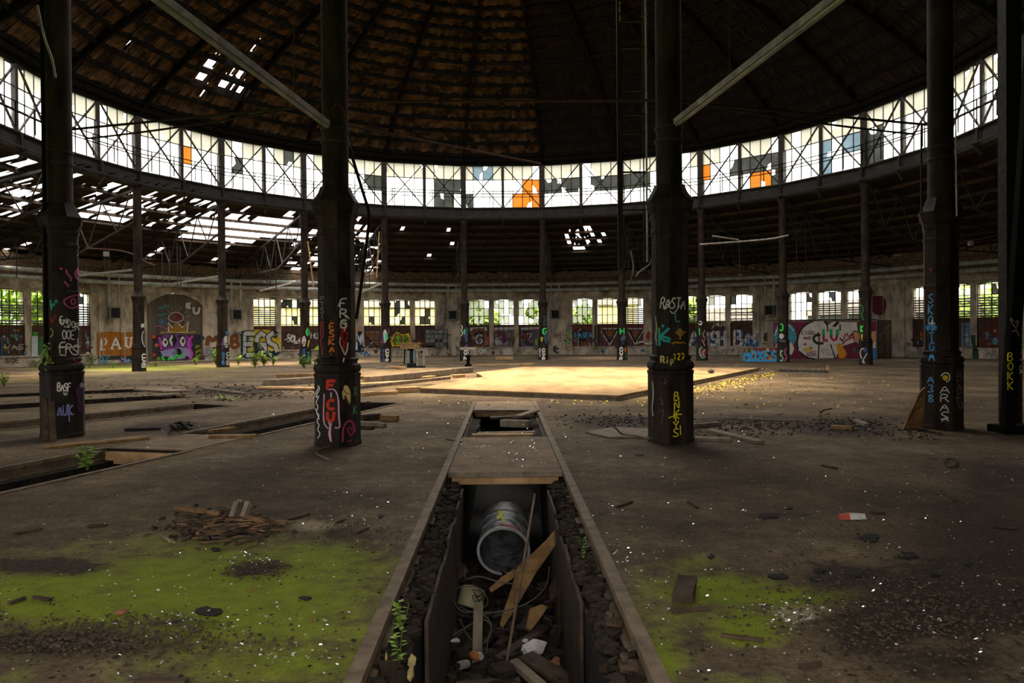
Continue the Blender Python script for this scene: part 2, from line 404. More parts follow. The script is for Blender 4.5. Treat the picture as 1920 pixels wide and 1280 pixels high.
# ================================================================== SETTING
# ------------------------------------------------------------------ floor
MOSS = [(420, 1120, 330, 120, 1.1), (130, 1120, 260, 90, 1), (600, 1060, 170, 60, .9), (640, 1180, 130, 110, .6), (500, 1240, 320, 60, .75), (40, 1260, 120, 50, .5), (700, 1100, 60, 80, .6), (610, 960, 60, 25, .3),
        (1350, 1108, 130, 34, 1.2), (1470, 1116, 190, 22, 1.0), (1400, 1175, 90, 40, 1.1), (1235, 1230, 60, 70, .9), (1290, 1150, 130, 70, .55), (1300, 1055, 90, 22, .6), (1400, 1270, 200, 30, .5), (1205, 1120, 40, 100, .6),
        (300, 1060, 200, 40, .8), (560, 1150, 160, 90, .9), (250, 690, 240, 9, .7), (100, 712, 160, 6, .5), (420, 705, 120, 5, .5)]
DIRT_DIM = [(1800, 1000, 200, 150, .62), (1640, 930, 160, 60, .5), (1750, 1250, 200, 60, .7), (130, 1205, 260, 36, .85), (330, 1165, 100, 22, .8), (80, 1060, 150, 22, 1), (480, 1065, 75, 20, .9), (400, 1000, 90, 18, .9), (1600, 1085, 160, 40, .9), (1790, 1125, 210, 75, 1.2), (1850, 1060, 160, 40, 1), (1650, 1180, 130, 60, 1), (1760, 1230, 220, 50, .8),  # dark soil; the first three also put the corner's dimness into the colour
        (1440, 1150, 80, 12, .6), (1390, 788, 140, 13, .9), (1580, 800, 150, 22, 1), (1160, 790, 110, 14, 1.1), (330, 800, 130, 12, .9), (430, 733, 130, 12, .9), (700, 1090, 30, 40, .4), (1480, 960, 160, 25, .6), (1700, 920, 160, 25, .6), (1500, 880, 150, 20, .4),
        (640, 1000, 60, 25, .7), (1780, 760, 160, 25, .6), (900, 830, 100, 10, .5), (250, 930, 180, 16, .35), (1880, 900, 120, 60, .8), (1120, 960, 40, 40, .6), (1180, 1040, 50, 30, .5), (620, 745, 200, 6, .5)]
PALE = [(1490, 1150, 80, 16, 1), (590, 985, 60, 14, .9), (1560, 1030, 110, 14, .5), (600, 1075, 40, 18, .5), (1480, 1170, 40, 26, .5), (280, 1170, 60, 14, .4), (760, 850, 90, 40, .35), (1050, 720, 300, 30, .5), (200, 700, 260, 30, .5), (1500, 730, 200, 14, .4)]  # sand patches; the wide far ones are pale stretches of floor
def field(px, py, L):
    v = 0.0
    for cx, cy, rx, ry, s in L:
        d = ((px - cx) / rx) ** 2 + ((py - cy) / ry) ** 2
        if d < 4: v = max(v, s * math.exp(-d * .9))
    return v
def lines(lo, hi, dense_lo, dense_hi, st, g):
    out = []; x = dense_lo; s = st
    while x > lo: s *= g; x -= s; out.append(x)
    out = out[::-1]; x = dense_lo
    while x < dense_hi: out.append(x); x += st
    s = st
    while x < hi: out.append(x); s *= g; x += s
    out.append(hi); return out
def frame_pit(k):
    a = rad(180 - 15 * k); es = Vector((sin(a), cos(a), 0)); et = Vector((-cos(a), sin(a), 0))
    return Matrix(((et.x, es.x, 0, 0), (et.y, es.y, 0, CY), (0, 0, 1, 0), (0, 0, 0, 1)))
# local frame of a pit: x across, y = distance from the middle of the hall
PITS = [(0, 12.2, 32.7), (-1, 20.9, 32.0), (-1, 12.6, 19.2), (-2, 14.4, 26.0), (-3, 13.3, 21.0), (-4, 13.5, 19.5)]
CUT = .80
def make_floor():
    xs = lines(-36, 36, -4.2, 4.2, .12, 1.07); ys = lines(-2.5, 68, 2.5, 9, .12, 1.045)
    V = [(x, y, 0) for y in ys for x in xs]; nx = len(xs); Fc = []
    for j in range(len(ys) - 1):
        for i in range(nx - 1):
            c = ((xs[i] + xs[i + 1]) / 2, (ys[j] + ys[j + 1]) / 2 - CY)
            if math.hypot(*c) < 35.0: Fc.append((j * nx + i, j * nx + i + 1, (j + 1) * nx + i + 1, (j + 1) * nx + i))
    me = bpy.data.meshes.new('floor'); me.from_pydata(V, [], Fc)
    bm = bmesh.new(); bm.from_mesh(me)
    bmesh.ops.delete(bm, geom=[v for v in bm.verts if not v.link_faces], context='VERTS')
    for k, r0, r1 in PITS:
        M = frame_pit(k); Mi = M.inverted()
        for p, n in (((CUT, 0, 0), (1, 0, 0)), ((-CUT, 0, 0), (1, 0, 0)), ((0, r0, 0), (0, 1, 0)), ((0, r1, 0), (0, 1, 0))):
            near = [f for f in bm.faces if -4 < (Mi @ f.calc_center_median()).x < 4 and r0 - 4 < (Mi @ f.calc_center_median()).y < r1 + 4]
            g = list({e for f in near for e in f.edges}) + near + list({v for f in near for v in f.verts})
            bmesh.ops.bisect_plane(bm, geom=g, plane_co=M @ Vector(p), plane_no=M.to_3x3() @ Vector(n), dist=1e-5)
        dl = []
        for f in bm.faces:
            q = Mi @ f.calc_center_median()
            if abs(q.x) < CUT and r0 < q.y < r1: dl.append(f)
        bmesh.ops.delete(bm, geom=dl, context='FACES')
    bm.to_mesh(me); bm.free()
    for nm, L in (('moss', MOSS), ('dirt', DIRT_DIM), ('pale_floor', PALE)):
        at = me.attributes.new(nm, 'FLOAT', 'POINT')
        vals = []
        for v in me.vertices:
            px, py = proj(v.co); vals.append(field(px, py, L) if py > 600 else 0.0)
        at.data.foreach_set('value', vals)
    me.materials.append(floor_mat())
    o = bpy.data.objects.new('floor', me); COL.objects.link(o); return struct(o)
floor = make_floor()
for k, r0, r1 in PITS:
    M = frame_pit(k); mb = MB(); d = -1.25 if k > -2 else -1.0; w = .55; lg = -.17
    for s in (-1, 1):
        mb.face([M @ Vector(p) for p in ((s * CUT, r0, 0), (s * CUT, r1, 0), (s * CUT, r1, lg), (s * CUT, r0, lg))])
        n = max(1, int((r1 - r0) / .35)) if k == 0 else 1
        J = [R.uniform(-.03, .03) if k == 0 else 0 for _ in range(n + 1)]
        for i in range(n):
            a = r0 + (r1 - r0) * i / n; b = r0 + (r1 - r0) * (i + 1) / n; j, j2 = J[i], J[i + 1]
            mb.face([M @ Vector(p) for p in ((s * CUT, a, lg), (s * CUT, b, lg), (s * (w + j2), b, lg + j2 * .6), (s * (w + j), a, lg + j * .6))])
            mb.face([M @ Vector(p) for p in ((s * (w + j), a, lg + j * .6), (s * (w + j2), b, lg + j2 * .6), (s * w, b, d), (s * w, a, d))])
    mb.face([M @ Vector(p) for p in ((-w, r0, d), (w, r0, d), (w, r1, d), (-w, r1, d))])
    for r in (r0, r1): mb.face([M @ Vector(p) for p in ((-CUT, r, 0), (CUT, r, 0), (CUT, r, d), (-CUT, r, d))])
    struct(mb.build('floor_pit', [pitm]))
RAILS = [(0, -1, 12.3, 32.0, 'left rail of the open pit in the middle, nearest the camera'), (0, 1, 12.3, 32.0, 'right rail of the open pit in the middle, nearest the camera'),
         (-1, 1, 20.95, 31.9, 'rail along the near edge of the pit with the weed on the left'), (-1, -1, 20.95, 31.9, 'rail along the far edge of the pit with the weed on the left'),
         (-1, 1, 12.7, 19.1, 'rail on the near edge of the pit running behind the ESKA column'), (-1, -1, 12.7, 19.1, 'rail on the far edge of the pit running behind the ESKA column'),
         (-2, 1, 14.5, 25.9, 'rail on the near side of the trench behind the leftmost thick column'), (-2, -1, 14.5, 25.9, 'rail on the far side of the trench behind the leftmost thick column')]
for k, s, r0, r1, lb in RAILS:
    M = frame_pit(k); mb = MB()
    n = 14
    for i in range(1):
        mb.lbox(s * .71 if s > 0 else -.795, .795 if s > 0 else -.71, r0, r1, -.035, .018, M)
        mb.lbox(s * .752 - .012, s * .752 + .012, r0, r1, -.135, -.035, M)
        mb.lbox(s * .75 - .06, s * .75 + .045, r0, r1, -.165, -.135, M)
    tag(mb.build('rail', steel), 'rusty steel ' + lb, 'rail', 'rails of the inspection pits')

# ------------------------------------------------------------------ outer wall
def wall_name(k):
    p = (15 * k) % 360
    return 'wall_' + ['north', 'northeast', 'east', 'southeast', 'south', 'southwest', 'west', 'northwest'][int(((p + 22.5) % 360) // 45)]
WC = (-2.06, 0.0, 2.06); WW = .84; SILL = .68; SPR = 4.50; RISE = .10; WTOP = 6.75
WALLS = {}
def make_wall(k):
    M = BMS[k]; mb = MB(); T = .45
    op = [(-1.95, 1.95, 0.0, 3.95, .85)] if k in (-3, -12) else [] if 7 <= k <= 11 else [(c - WW, c + WW, SILL, SPR, RISE) for c in WC]  # unseen near bays on the right are left solid to dim the floor there
    ztop = max([o[3] + o[4] for o in op] + [4.6])
    mb.lbox(-BH, BH, 0, T, ztop, WTOP, M)
    x = -BH
    for (a, b, z0, sp, ri) in op:
        mb.lbox(x, a, 0, T, 0, ztop, M); x = b
        if z0 > 0: mb.lbox(a, b, 0, T, 0, z0, M)
        n = 8
        for i in range(n):
            u0 = a + (b - a) * i / n; u1 = a + (b - a) * (i + 1) / n
            f = lambda u: sp + ri * (1 - ((u - (a + b) / 2) / ((b - a) / 2)) ** 2)
            z = [f(u0), f(u1)]
            mb.hexa([M @ Vector(p) for p in ((u0, 0, z[0]), (u1, 0, z[1]), (u1, T, z[1]), (u0, T, z[0]), (u0, 0, ztop), (u1, 0, ztop), (u1, T, ztop), (u0, T, ztop))])
    mb.lbox(x, BH, 0, T, 0, ztop, M)
    if abs(k) <= 6:
        for u in (-3.55, 3.55): mb.lbox(u - .16, u + .16, -.07, .0, 0, 4.75, M)
        mb.lbox(-BH, BH, -.09, 0, 4.78, 4.90, M)
        mb.lbox(-BH, BH, -.05, 0, 6.55, WTOP, M)
        if k != -3: mb.lbox(-3.0, 3.0, -.10, 0, SILL - .1, SILL, M)
        for i in range(16):                       # crumbling top edge
            u = -BH + (i + .5) * BH / 8; h = R.uniform(0, .22); mb.lbox(u - BH / 16, u + BH / 16, .02, T - .02, WTOP, WTOP + h, M)
    return struct(mb.build(wall_name(k), wallm))
for k in BMS: WALLS[k] = make_wall(k)

# ------------------------------------------------------------------ windows of the outer wall
def shard(mb, M, x0, x1, z0, z1, y, m, brk):
    """one pane: whole, or with a piece broken away"""
    q = [(x0, z0), (x1, z0), (x1, z1), (x0, z1)]
    if brk:
        c = R.randrange(4); cx, cz = (x0 + x1) / 2, (z0 + z1) / 2
        n = [(q[i][0], q[i][1]) for i in range(4)]
        p = n[c]; a = n[c - 1]; b = n[(c + 1) % 4]
        t1, t2 = R.uniform(.15, .7), R.uniform(.15, .7)
        pa = (p[0] + (a[0] - p[0]) * t1, p[1] + (a[1] - p[1]) * t1); pb = (p[0] + (b[0] - p[0]) * t2, p[1] + (b[1] - p[1]) * t2)
        mid = ((pa[0] + pb[0]) / 2 * .6 + cx * .4 + R.uniform(-.05, .05), (pa[1] + pb[1]) / 2 * .6 + cz * .4)
        q = n[:c] + [pa, mid, pb] + n[c + 1:]
        pts = [M @ Vector((a2, y, b2)) for a2, b2 in q]
        for t in tessellate_polygon([[Vector((a2, b2, 0)) for a2, b2 in q]]): mb.face([pts[i] for i in t], m)
    else: mb.face([M @ Vector((a2, y, b2)) for a2, b2 in q], m)
WIN = 0; PANELS = {}
winm = mat('window_bars', (.02, .018, .016), (.06, .05, .045), .7, 5, bump=0)
slatm = mat('louvre_slat', (.03, .028, .026), (.10, .09, .08), .8, 3, bump=0)
for k in range(-6, 7):
    if k == -3: continue
    M = BMS[k]
    for wi, c in enumerate(WC):
        WIN += 1; mb = MB(); y = .12; x0, x1 = c - WW, c + WW; ztop = SPR + .02
        for i in range(5):
            x = x0 + (x1 - x0) * i / 4; mb.lbox(x - .028, x + .028, y - .02, y + .02, SILL, SPR + RISE * .9 * (1 if i in (1, 2, 3) else .1), M)
        zs = [SILL + (ztop - SILL) * i / 6 for i in range(7)]
        for z in zs: mb.lbox(x0, x1, y - .018, y + .018, z - .024, z + .024, M)
        w = struct(mb.build('window_%d' % WIN, winm))
        bt = 2.52
        pm = board_crim if k == 1 else board_red
        pb = MB(); yb = .02 if (k, wi) == (-2, 0) else .145; pb.lbox(x0 + .01, x1 - .01, yb, yb + .04, SILL, bt, M); PANELS[(k, wi)] = pb.build('board', pm, w)
        g = MB()
        louv = (abs(k) >= 3 and not (k == 3 and wi == 0)) or (k == 2 and wi != 1) or (k == -2 and wi == 0) or (k == 1 and wi == 2)
        for ci in range(4):
            for ri in range(3, 6):
                a, b = x0 + (x1 - x0) * ci / 4 + .02, x0 + (x1 - x0) * (ci + 1) / 4 - .02
                r = R.random()
                if k in (0,) or (k == 1 and wi == 0):
                    if r < .72: shard(g, M, a, b, zs[ri], zs[ri + 1], y, 2, R.random() < .45)
                elif k in (-1, -2):
                    if r < .45: shard(g, M, a, b, zs[ri], zs[ri + 1], y, R.choice([1, 1, 3]), R.random() < .6)
                else:
                    if r < .3 and ri == 5: shard(g, M, a, b, zs[ri], zs[ri + 1], y, R.choice([0, 1, 3]), R.random() < .6)
        if g.f: g.build('glass', GM, w, weld=False)
        if louv:
            l = MB(); z = bt + .03
            while z < 3.68:
                if R.random() < .85: l.hexa([M @ Vector(p) for p in ((x0, .16, z), (x1, .16, z), (x1, .28, z + .06), (x0, .28, z + .06), (x0, .16, z + .035), (x1, .16, z + .035), (x1, .28, z + .10), (x0, .28, z + .10))])
                z += .155
            l.build('louvre', slatm, w)
# ------------------------------------------------------------------ arched gate
M = BMS[-3]; mb = MB()
def gate_half(s):
    q = MB(); n = 8; pts = [(0.01 * s, .02)]
    for i in range(n + 1):
        u = 1.93 * i / n; pts.append((s * max(u, .01), 3.93 + .85 * (1 - (u / 1.95) ** 2)))
    pts.append((s * 1.93, .02))
    Mx = M @ Matrix(((1, 0, 0, 0), (0, 0, 1, 0), (0, 1, 0, 0), (0, 0, 0, 1)))
    q.prism(pts, .10, .16, Mx)
    for a, b in (((.05, 2.9), (1.85, 2.0)), ((.05, 3.0), (1.85, 3.9)), ((.05, 3.9), (1.85, 3.9)), ((.05, .15), (1.85, .15)), ((.06, .1), (.06, 4.6)), ((1.86, .1), (1.86, 3.9)), ((.05, 1.9), (1.85, 2.0))):
        q.bar(M @ Vector((s * a[0], .092, a[1])), M @ Vector((s * b[0], .092, b[1])), .02, .12, 0)
    return q
gate = thing('door_1', None, None, M.translation); struct(gate)
GATE = [gate_half(s).build('door_leaf', gatem, gate) for s in (-1, 1)]

# ------------------------------------------------------------------ outer ring of roof: boards on purlins
HOLES = [(0, 290, 265, 402, .30), (30, 345, 52, 372, .95), (150, 388, 252, 413, .97), (250, 340, 440, 425, .33), (345, 408, 545, 452, 1.0), (545, 418, 700, 450, .75), (545, 440, 720, 508, .17), (700, 425, 860, 480, .09),
         (370, 484, 410, 489, .9), (1062, 425, 1110, 470, .33), (1110, 430, 1160, 470, .10), (0, 300, 90, 340, .45), (1560, 330, 1660, 350, .02), (200, 380, 300, 400, .5), (440, 398, 560, 412, .5)]
ROWS = 9
for k in range(-12, 12):
    mb = MB(); a0, a1 = 15 * k - 7.5, 15 * k + 7.5
    A, B, C, Dd = P(20.15, a0, 9.45), P(20.15, a1, 9.45), P(33.35, a1, 6.80), P(33.35, a0, 6.80)
    bil = lambda u, v: A.lerp(B, u).lerp(Dd.lerp(C, u), v)
    nrm = (B - A).cross(Dd - A).normalized()
    if nrm.z < 0: nrm = -nrm
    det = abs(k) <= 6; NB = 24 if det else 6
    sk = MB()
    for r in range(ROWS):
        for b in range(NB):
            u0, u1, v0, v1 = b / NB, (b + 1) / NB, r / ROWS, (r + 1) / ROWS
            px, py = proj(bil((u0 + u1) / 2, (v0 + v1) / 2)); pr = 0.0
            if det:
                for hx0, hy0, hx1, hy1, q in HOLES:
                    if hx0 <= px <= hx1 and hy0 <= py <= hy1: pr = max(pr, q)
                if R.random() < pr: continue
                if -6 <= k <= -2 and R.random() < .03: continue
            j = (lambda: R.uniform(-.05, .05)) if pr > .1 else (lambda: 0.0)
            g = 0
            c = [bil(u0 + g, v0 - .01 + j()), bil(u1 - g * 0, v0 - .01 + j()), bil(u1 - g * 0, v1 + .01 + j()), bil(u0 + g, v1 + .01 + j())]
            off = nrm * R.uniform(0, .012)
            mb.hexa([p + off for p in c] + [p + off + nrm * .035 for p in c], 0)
    e0, e1 = P(35.3, a0, 6.40), P(35.3, a1, 6.40)          # eaves: unseen overhang added to keep steep sun off the wall foot
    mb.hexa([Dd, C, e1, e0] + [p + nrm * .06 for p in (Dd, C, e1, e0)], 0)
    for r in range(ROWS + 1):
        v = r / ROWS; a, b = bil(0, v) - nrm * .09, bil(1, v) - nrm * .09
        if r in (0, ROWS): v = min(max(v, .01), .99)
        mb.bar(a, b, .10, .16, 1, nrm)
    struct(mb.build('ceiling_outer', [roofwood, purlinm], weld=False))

# ------------------------------------------------------------------ ring beam, clerestory
V24 = [15 * i + 7.5 for i in range(24)]
rb = MB()
for i in range(24):
    a, b = V24[i], V24[i] + 15
    rb.bar(P(20, a, 9.70), P(20, b, 9.70), .16, .78); rb.bar(P(20, a, 10.06), P(20, b, 10.06), .55, .07); rb.bar(P(20, a, 9.33), P(20, b, 9.33), .5, .06)
    rb.bar(P(19.55, a, 9.42), P(19.55, b, 9.42), .07, .07)
    for t in (0, .5):
        p = P(20, a, 0).lerp(P(20, b, 0), t); q = (p - Vector((0, CY, 0))).normalized()
        rb.bar(p - q * .25 + Vector((0, 0, 9.3)), p - q * .25 + Vector((0, 0, 10.03)), .10, .12)
        rb.bar(p - q * .45 + Vector((0, 0, 9.42)), p - q * .08 + Vector((0, 0, 8.95)), .07, .07)
struct(rb.build('ring_beam_1', beamiron, weld=False))  # iron ring beam on top of the columns
ub = MB()
for i in range(24):
    a, b = V24[i], V24[i] + 15
    ub.bar(P(20, a, 13.02), P(20, b, 13.02), .35, .30); ub.bar(P(19.7, a, 13.2), P(19.7, b, 13.2), .3, .25)
struct(ub.build('ring_beam_2', iron2, weld=False))  # upper ring beam over the clerestory
CZ0, CZ1 = 10.1, 12.88
SPECIAL = [(962, 330, 1016, 388, 4, .75), (1020, 333, 1240, 362, 3, .75), (1140, 318, 1240, 345, 3, .6), (800, 335, 872, 388, 3, .55), (860, 365, 900, 388, 3, .4), (890, 312, 926, 346, 5, .9), (1283, 305, 1345, 345, 4, .6), (1345, 285, 1465, 335, 3, .6), (1400, 320, 1440, 350, 4, .4),
           (1535, 270, 1565, 312, 5, .8), (1575, 255, 1612, 282, 5, .35), (1620, 232, 1662, 295, 3, .75), (312, 282, 330, 305, 4, .8), (348, 285, 366, 312, 4, .9), (364, 308, 395, 345, 3, .5), (440, 300, 465, 348, 3, .9), (500, 290, 556, 312, 3, .35), (690, 330, 722, 355, 3, .6), (760, 322, 800, 335, 3, .3), (1020, 325, 1050, 340, 4, .6)]
railm = iron2
for k in range(-12, 12):
    WIN += 1; a0, a1 = 15 * k - 7.5, 15 * k + 7.5; A, B = P(20, a0), P(20, a1); L = (B - A).length; ux = (B - A) / L; no = Vector((sin(rad(15 * k)), cos(rad(15 * k)), 0)); mid = (A + B) / 2
    M = Matrix(((ux.x, no.x, 0, mid.x), (ux.y, no.y, 0, mid.y), (0, 0, 1, 0), (0, 0, 0, 1))); hw = L / 2; mb = MB()
    mb.lbox(-hw - .17, -hw + .17, -.14, .14, CZ0, CZ1, M); mb.lbox(-.09, .09, -.10, .10, CZ0, CZ1, M)
    for s in (-1, 1):
        for i in (1, 2, 3):
            x = s * hw * i / 4; mb.lbox(x - .022, x + .022, -.02, .02, CZ0, CZ1, M)
    for i in (0, 1, 2, 3):
        z = CZ0 + (CZ1 - CZ0) * i / 3; mb.lbox(-hw, hw, -.02, .02, z - .024, z + .024, M)
    w = struct(mb.build('window_%d' % WIN, winm))
    if abs(k) > 7:
        g = MB()
        for s in (-1, 1):
            for i in range(4):
                for r in range(3):
                    if R.random() < .35: g.face([M @ Vector((s * hw * (i + a) / 4, 0, CZ0 + (CZ1 - CZ0) * (r + b) / 3)) for a, b in ((0, 0), (1, 0), (1, 1), (0, 1))], 1)
        g.build('glass', GM, w, weld=False); continue
    for s in (-1, 1):
        for zz in ((CZ0, CZ1), (CZ1, CZ0)):
            b = MB(); b.bar(M @ Vector((s * .06, -.10, zz[0])), M @ Vector((s * (hw - .1), -.10, zz[1])), .085, .06); b.build('brace', winm, w)
    rl = MB()
    for z in (CZ0 + .62, CZ0 + 1.0): rl.bar(M @ Vector((-hw, -.55, z)), M @ Vector((hw, -.55, z)), .04, .04)
    for i in range(4):
        x = -hw + (i + .35) * hw / 2; rl.bar(M @ Vector((x, -.55, CZ0 - .02)), M @ Vector((x, -.55, CZ0 + 1.0)), .04, .04)
    rl.build('railing', railm, w)
    g = MB()
    for i in range(8):
        for r in range(3):
            x0, x1 = -hw + i * hw / 4 + .012, -hw + (i + 1) * hw / 4 - .012; z0, z1 = CZ0 + (CZ1 - CZ0) * r / 3 + .012, CZ0 + (CZ1 - CZ0) * (r + 1) / 3 - .012
            px, py = proj(M @ Vector(((x0 + x1) / 2, 0, (z0 + z1) / 2))); m = None
            for sx0, sy0, sx1, sy1, mm, q in SPECIAL:
                if sx0 <= px <= sx1 and sy0 <= py <= sy1 and R.random() < q: m = mm
            if m is not None: shard(g, M, x0, x1, z0, z1, 0, m, R.random() < .55)
            elif r == 2:
                if R.random() < .85: shard(g, M, x0, x1, z0, z1, 0, 0, R.random() < .35)
            elif R.random() < .45: shard(g, M, x0, x1, z0, z1, 0, 1, R.random() < .2)
    g.build('glass', GM, w, weld=False)

# ------------------------------------------------------------------ dome
RS, ZO, OC = 31.9, -11.6, 7.4
def dz(r): return ZO + math.sqrt(RS * RS - r * r)
NC = 16; RAD = [20.25 - (20.25 - OC) * i / NC for i in range(NC + 1)]
DHOLES = [(365, 92, 400, 172, .35), (385, 95, 462, 135, .45), (400, 130, 470, 178, .4), (455, 85, 500, 130, .25), (210, 75, 245, 100, .12), (215, 118, 232, 132, .5), (1890, 8, 1920, 55, .5), (330, 190, 420, 215, .04), (640, 60, 1020, 260, .006)]
dome = MB(); skin = MB()
for k in range(-12, 12):
    a0, a1 = 15 * k - 7.5, 15 * k + 7.5
    for i in range(NC):
        ro, ri = RAD[i], RAD[i + 1]; det = abs(k) <= 8
        nb = max(6, int(26 * ro / 20)) if det else 3
        Ao, Bo, Ai, Bi = P(ro, a0, dz(ro)), P(ro, a1, dz(ro)), P(ri, a0, dz(ri)), P(ri, a1, dz(ri))
        for b in range(nb):
            u0, u1 = b / nb, (b + 1) / nb
            q = [Ao.lerp(Bo, u0), Ao.lerp(Bo, u1), Ai.lerp(Bi, u1), Ai.lerp(Bi, u0)]
            px, py = proj((q[0] + q[2]) / 2); pr = 0.0
            for hx0, hy0, hx1, hy1, pq in DHOLES:
                if hx0 <= px <= hx1 and hy0 <= py <= hy1: pr = max(pr, pq)
            if pr and R.random() < pr: continue
            up = Vector((0, 0, .10)); skin.face([p + up for p in q])
            if det and i > 0:
                dr = R.uniform(.10, .22); e = (q[0] - q[3]).normalized() * R.uniform(.02, .14); g = (q[1] - q[0]) * .03
                mi = 1 if k >= 1 else 0  # the right-hand bays get the darker boards
                c = [q[0] + e - Vector((0, 0, dr)) + g, q[1] + e - Vector((0, 0, dr + R.uniform(-.02, .02))) - g, q[2] - g, q[3] + g]
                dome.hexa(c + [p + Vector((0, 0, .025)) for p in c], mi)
cd = skin.build('ceiling', domewood); struct(cd)
dome.build('boards', [domewood, domedark], cd, weld=False)
for i in range(1, NC + 1):
    pr = MB()
    for k in range(-12, 12):
        if abs(k) > 8 and i < NC: continue
        pr.bar(P(RAD[i], 15 * k - 7.5, dz(RAD[i]) - .17), P(RAD[i], 15 * k + 7.5, dz(RAD[i]) - .17), .10, .34)
    pr.build('purlin', iron2, cd, weld=False)
for i in range(24):
    rb = MB(); pts = [P(r, V24[i], dz(r) - .30) for r in RAD]
    for a, b in zip(pts, pts[1:]): rb.bar(a, b, .16, .30)
    rb.build('rib', iron2, cd, weld=False)
bt = MB()
for k in range(-8, 9):
    for j in range(9):
        u = (j + .5) / 9; a = P(20.1, 15 * k - 7.5, dz(20.1) - .12).lerp(P(20.1, 15 * k + 7.5, dz(20.1) - .12), u); b = P(RAD[1], 15 * k - 7.5, dz(RAD[1]) - .1).lerp(P(RAD[1], 15 * k + 7.5, dz(RAD[1]) - .1), u)
        bt.bar(a, b, .10, .12)
bt.build('batten', purlinm, cd, weld=False)

# ------------------------------------------------------------------ outside
gm = mat('yard_grass', (.05, .09, .015), (.14, .20, .04), .95, .8)
g = MB(); n = 48
for i in range(n):
    a, b = 360 * i / n, 360 * (i + 1) / n; g.face([P(31.5, a, -.06), P(31.5, b, -.06), P(140, b, -.06), P(140, a, -.06)])
struct(g.build('ground_outside', gm))
shedm = mat('grey_shed', (.06, .06, .055), (.13, .13, .12), .9, 1.2, bump=.05)
yw = mat('yellow_render', (.62, .50, .24), (.80, .68, .38), .9, 1.5, bump=.05)
def house(phi, r, w, dpt, h, label, m, roof):
    t = thing('yard_building', label, 'building', P(r, phi), rad(-phi)); M = t.matrix_world
    b = MB(); b.lbox(-w / 2, w / 2, 0, dpt, -.05, h, M); b.build('wall_block', m, t)
    b = MB(); b.hexa([M @ Vector(p) for p in ((-w / 2 - .3, -.3, h), (w / 2 + .3, -.3, h), (w / 2 + .3, dpt + .3, h), (-w / 2 - .3, dpt + .3, h), (-w / 2 - .3, dpt / 2, h + 1.2), (w / 2 + .3, dpt / 2, h + 1.2), (w / 2 + .3, dpt / 2 + .1, h + 1.2), (-w / 2 - .3, dpt / 2 + .1, h + 1.2))]); b.build('roof_slope', roof, t)
    for i in range(3):
        b = MB(); x = -w / 2 + w * (i + .5) / 3; b.lbox(x - .5, x + .5, -.03, 0, 1.0, 2.4, M); b.build('window_recess', winm, t)
house(-20, 41, 19, 6, 4.3, 'long yellow rendered building outside the windows left of the middle', yw, slatm)
house(14.5, 42, 3.4, 4, 4.4, 'narrow yellow shed outside the window with the red mark', yw, slatm)
house(66, 44, 9, 5, 4.9, 'yellow gabled house outside the louvred windows on the right', yw, board_red)
def tree(phi, r, h, w, label, m=leafd, n=1500, trunk=.35):
    t = thing('tree', label, 'tree', P(r, phi, -.06), 0); c = t.location.copy()
    b = MB(); b.tube([c, c + Vector((.1, .1, h * .4)), c + Vector((-.1, .2, h * .85))], [trunk * .5, trunk * .35, .04], 7); b.build('trunk', bark, t)
    f = MB()
    lobes = [(Vector((R.uniform(-.6, .6) * w, R.uniform(-.6, .6) * w, R.uniform(.3, .9) * h)), R.uniform(.35, .6) * w) for _ in range(9)]
    for i in range(n):
        o, s = R.choice(lobes); d = Vector((R.gauss(0, 1), R.gauss(0, 1), R.gauss(0, 1))).normalized() * s * R.uniform(.7, 1.0); p = c + o + d
        x = Vector((R.gauss(0, 1), R.gauss(0, 1), R.gauss(0, 1))).normalized(); y = x.orthogonal().normalized(); z = R.uniform(.16, .34)
        f.face([p - x * z, p + y * z * .5, p + x * z, p - y * z * .5])
    f.build('foliage', m, t, weld=False)
tree(-66, 42, 15, 5, 'tall leafy tree outside seen through the broken roof on the left', leafm, 2600)
tree(-79, 38.5, 7, 3.2, 'bright green bush tree outside the leftmost louvred window', leafm)
tree(-58, 37.5, 6, 2.6, 'bright green tree outside beside the orange PAU panel', leafm)
tree(-3.2, 40, 4.8, 1.9, 'green tree outside the left window of the middle bay', leafd)
tree(4.4, 37.8, 4.4, 1.3, 'green tree outside the centre window of the middle bay', leafm)
house(47, 42.5, 15, 3.5, 3.1, 'low grey shed outside the louvred windows above the painted booth', shedm, slatm)
house(27.5, 43.5, 10, 3, 2.8, 'low dark shed outside the windows above the white and blue letters', shedm, slatm)
tree(9.5, 40, 4.2, 2.0, 'dark green tree outside the window over the blue tag', leafd)
tree(24, 38, 4.6, 1.8, 'leafy tree outside the windows above the white and blue letters', leafm)
tree(34.5, 38.5, 4.4, 1.6, 'dark tree outside the right window above the white and blue letters', leafd)
tree(56, 40, 5.2, 2.4, 'green tree outside behind the rightmost thick column', leafm)

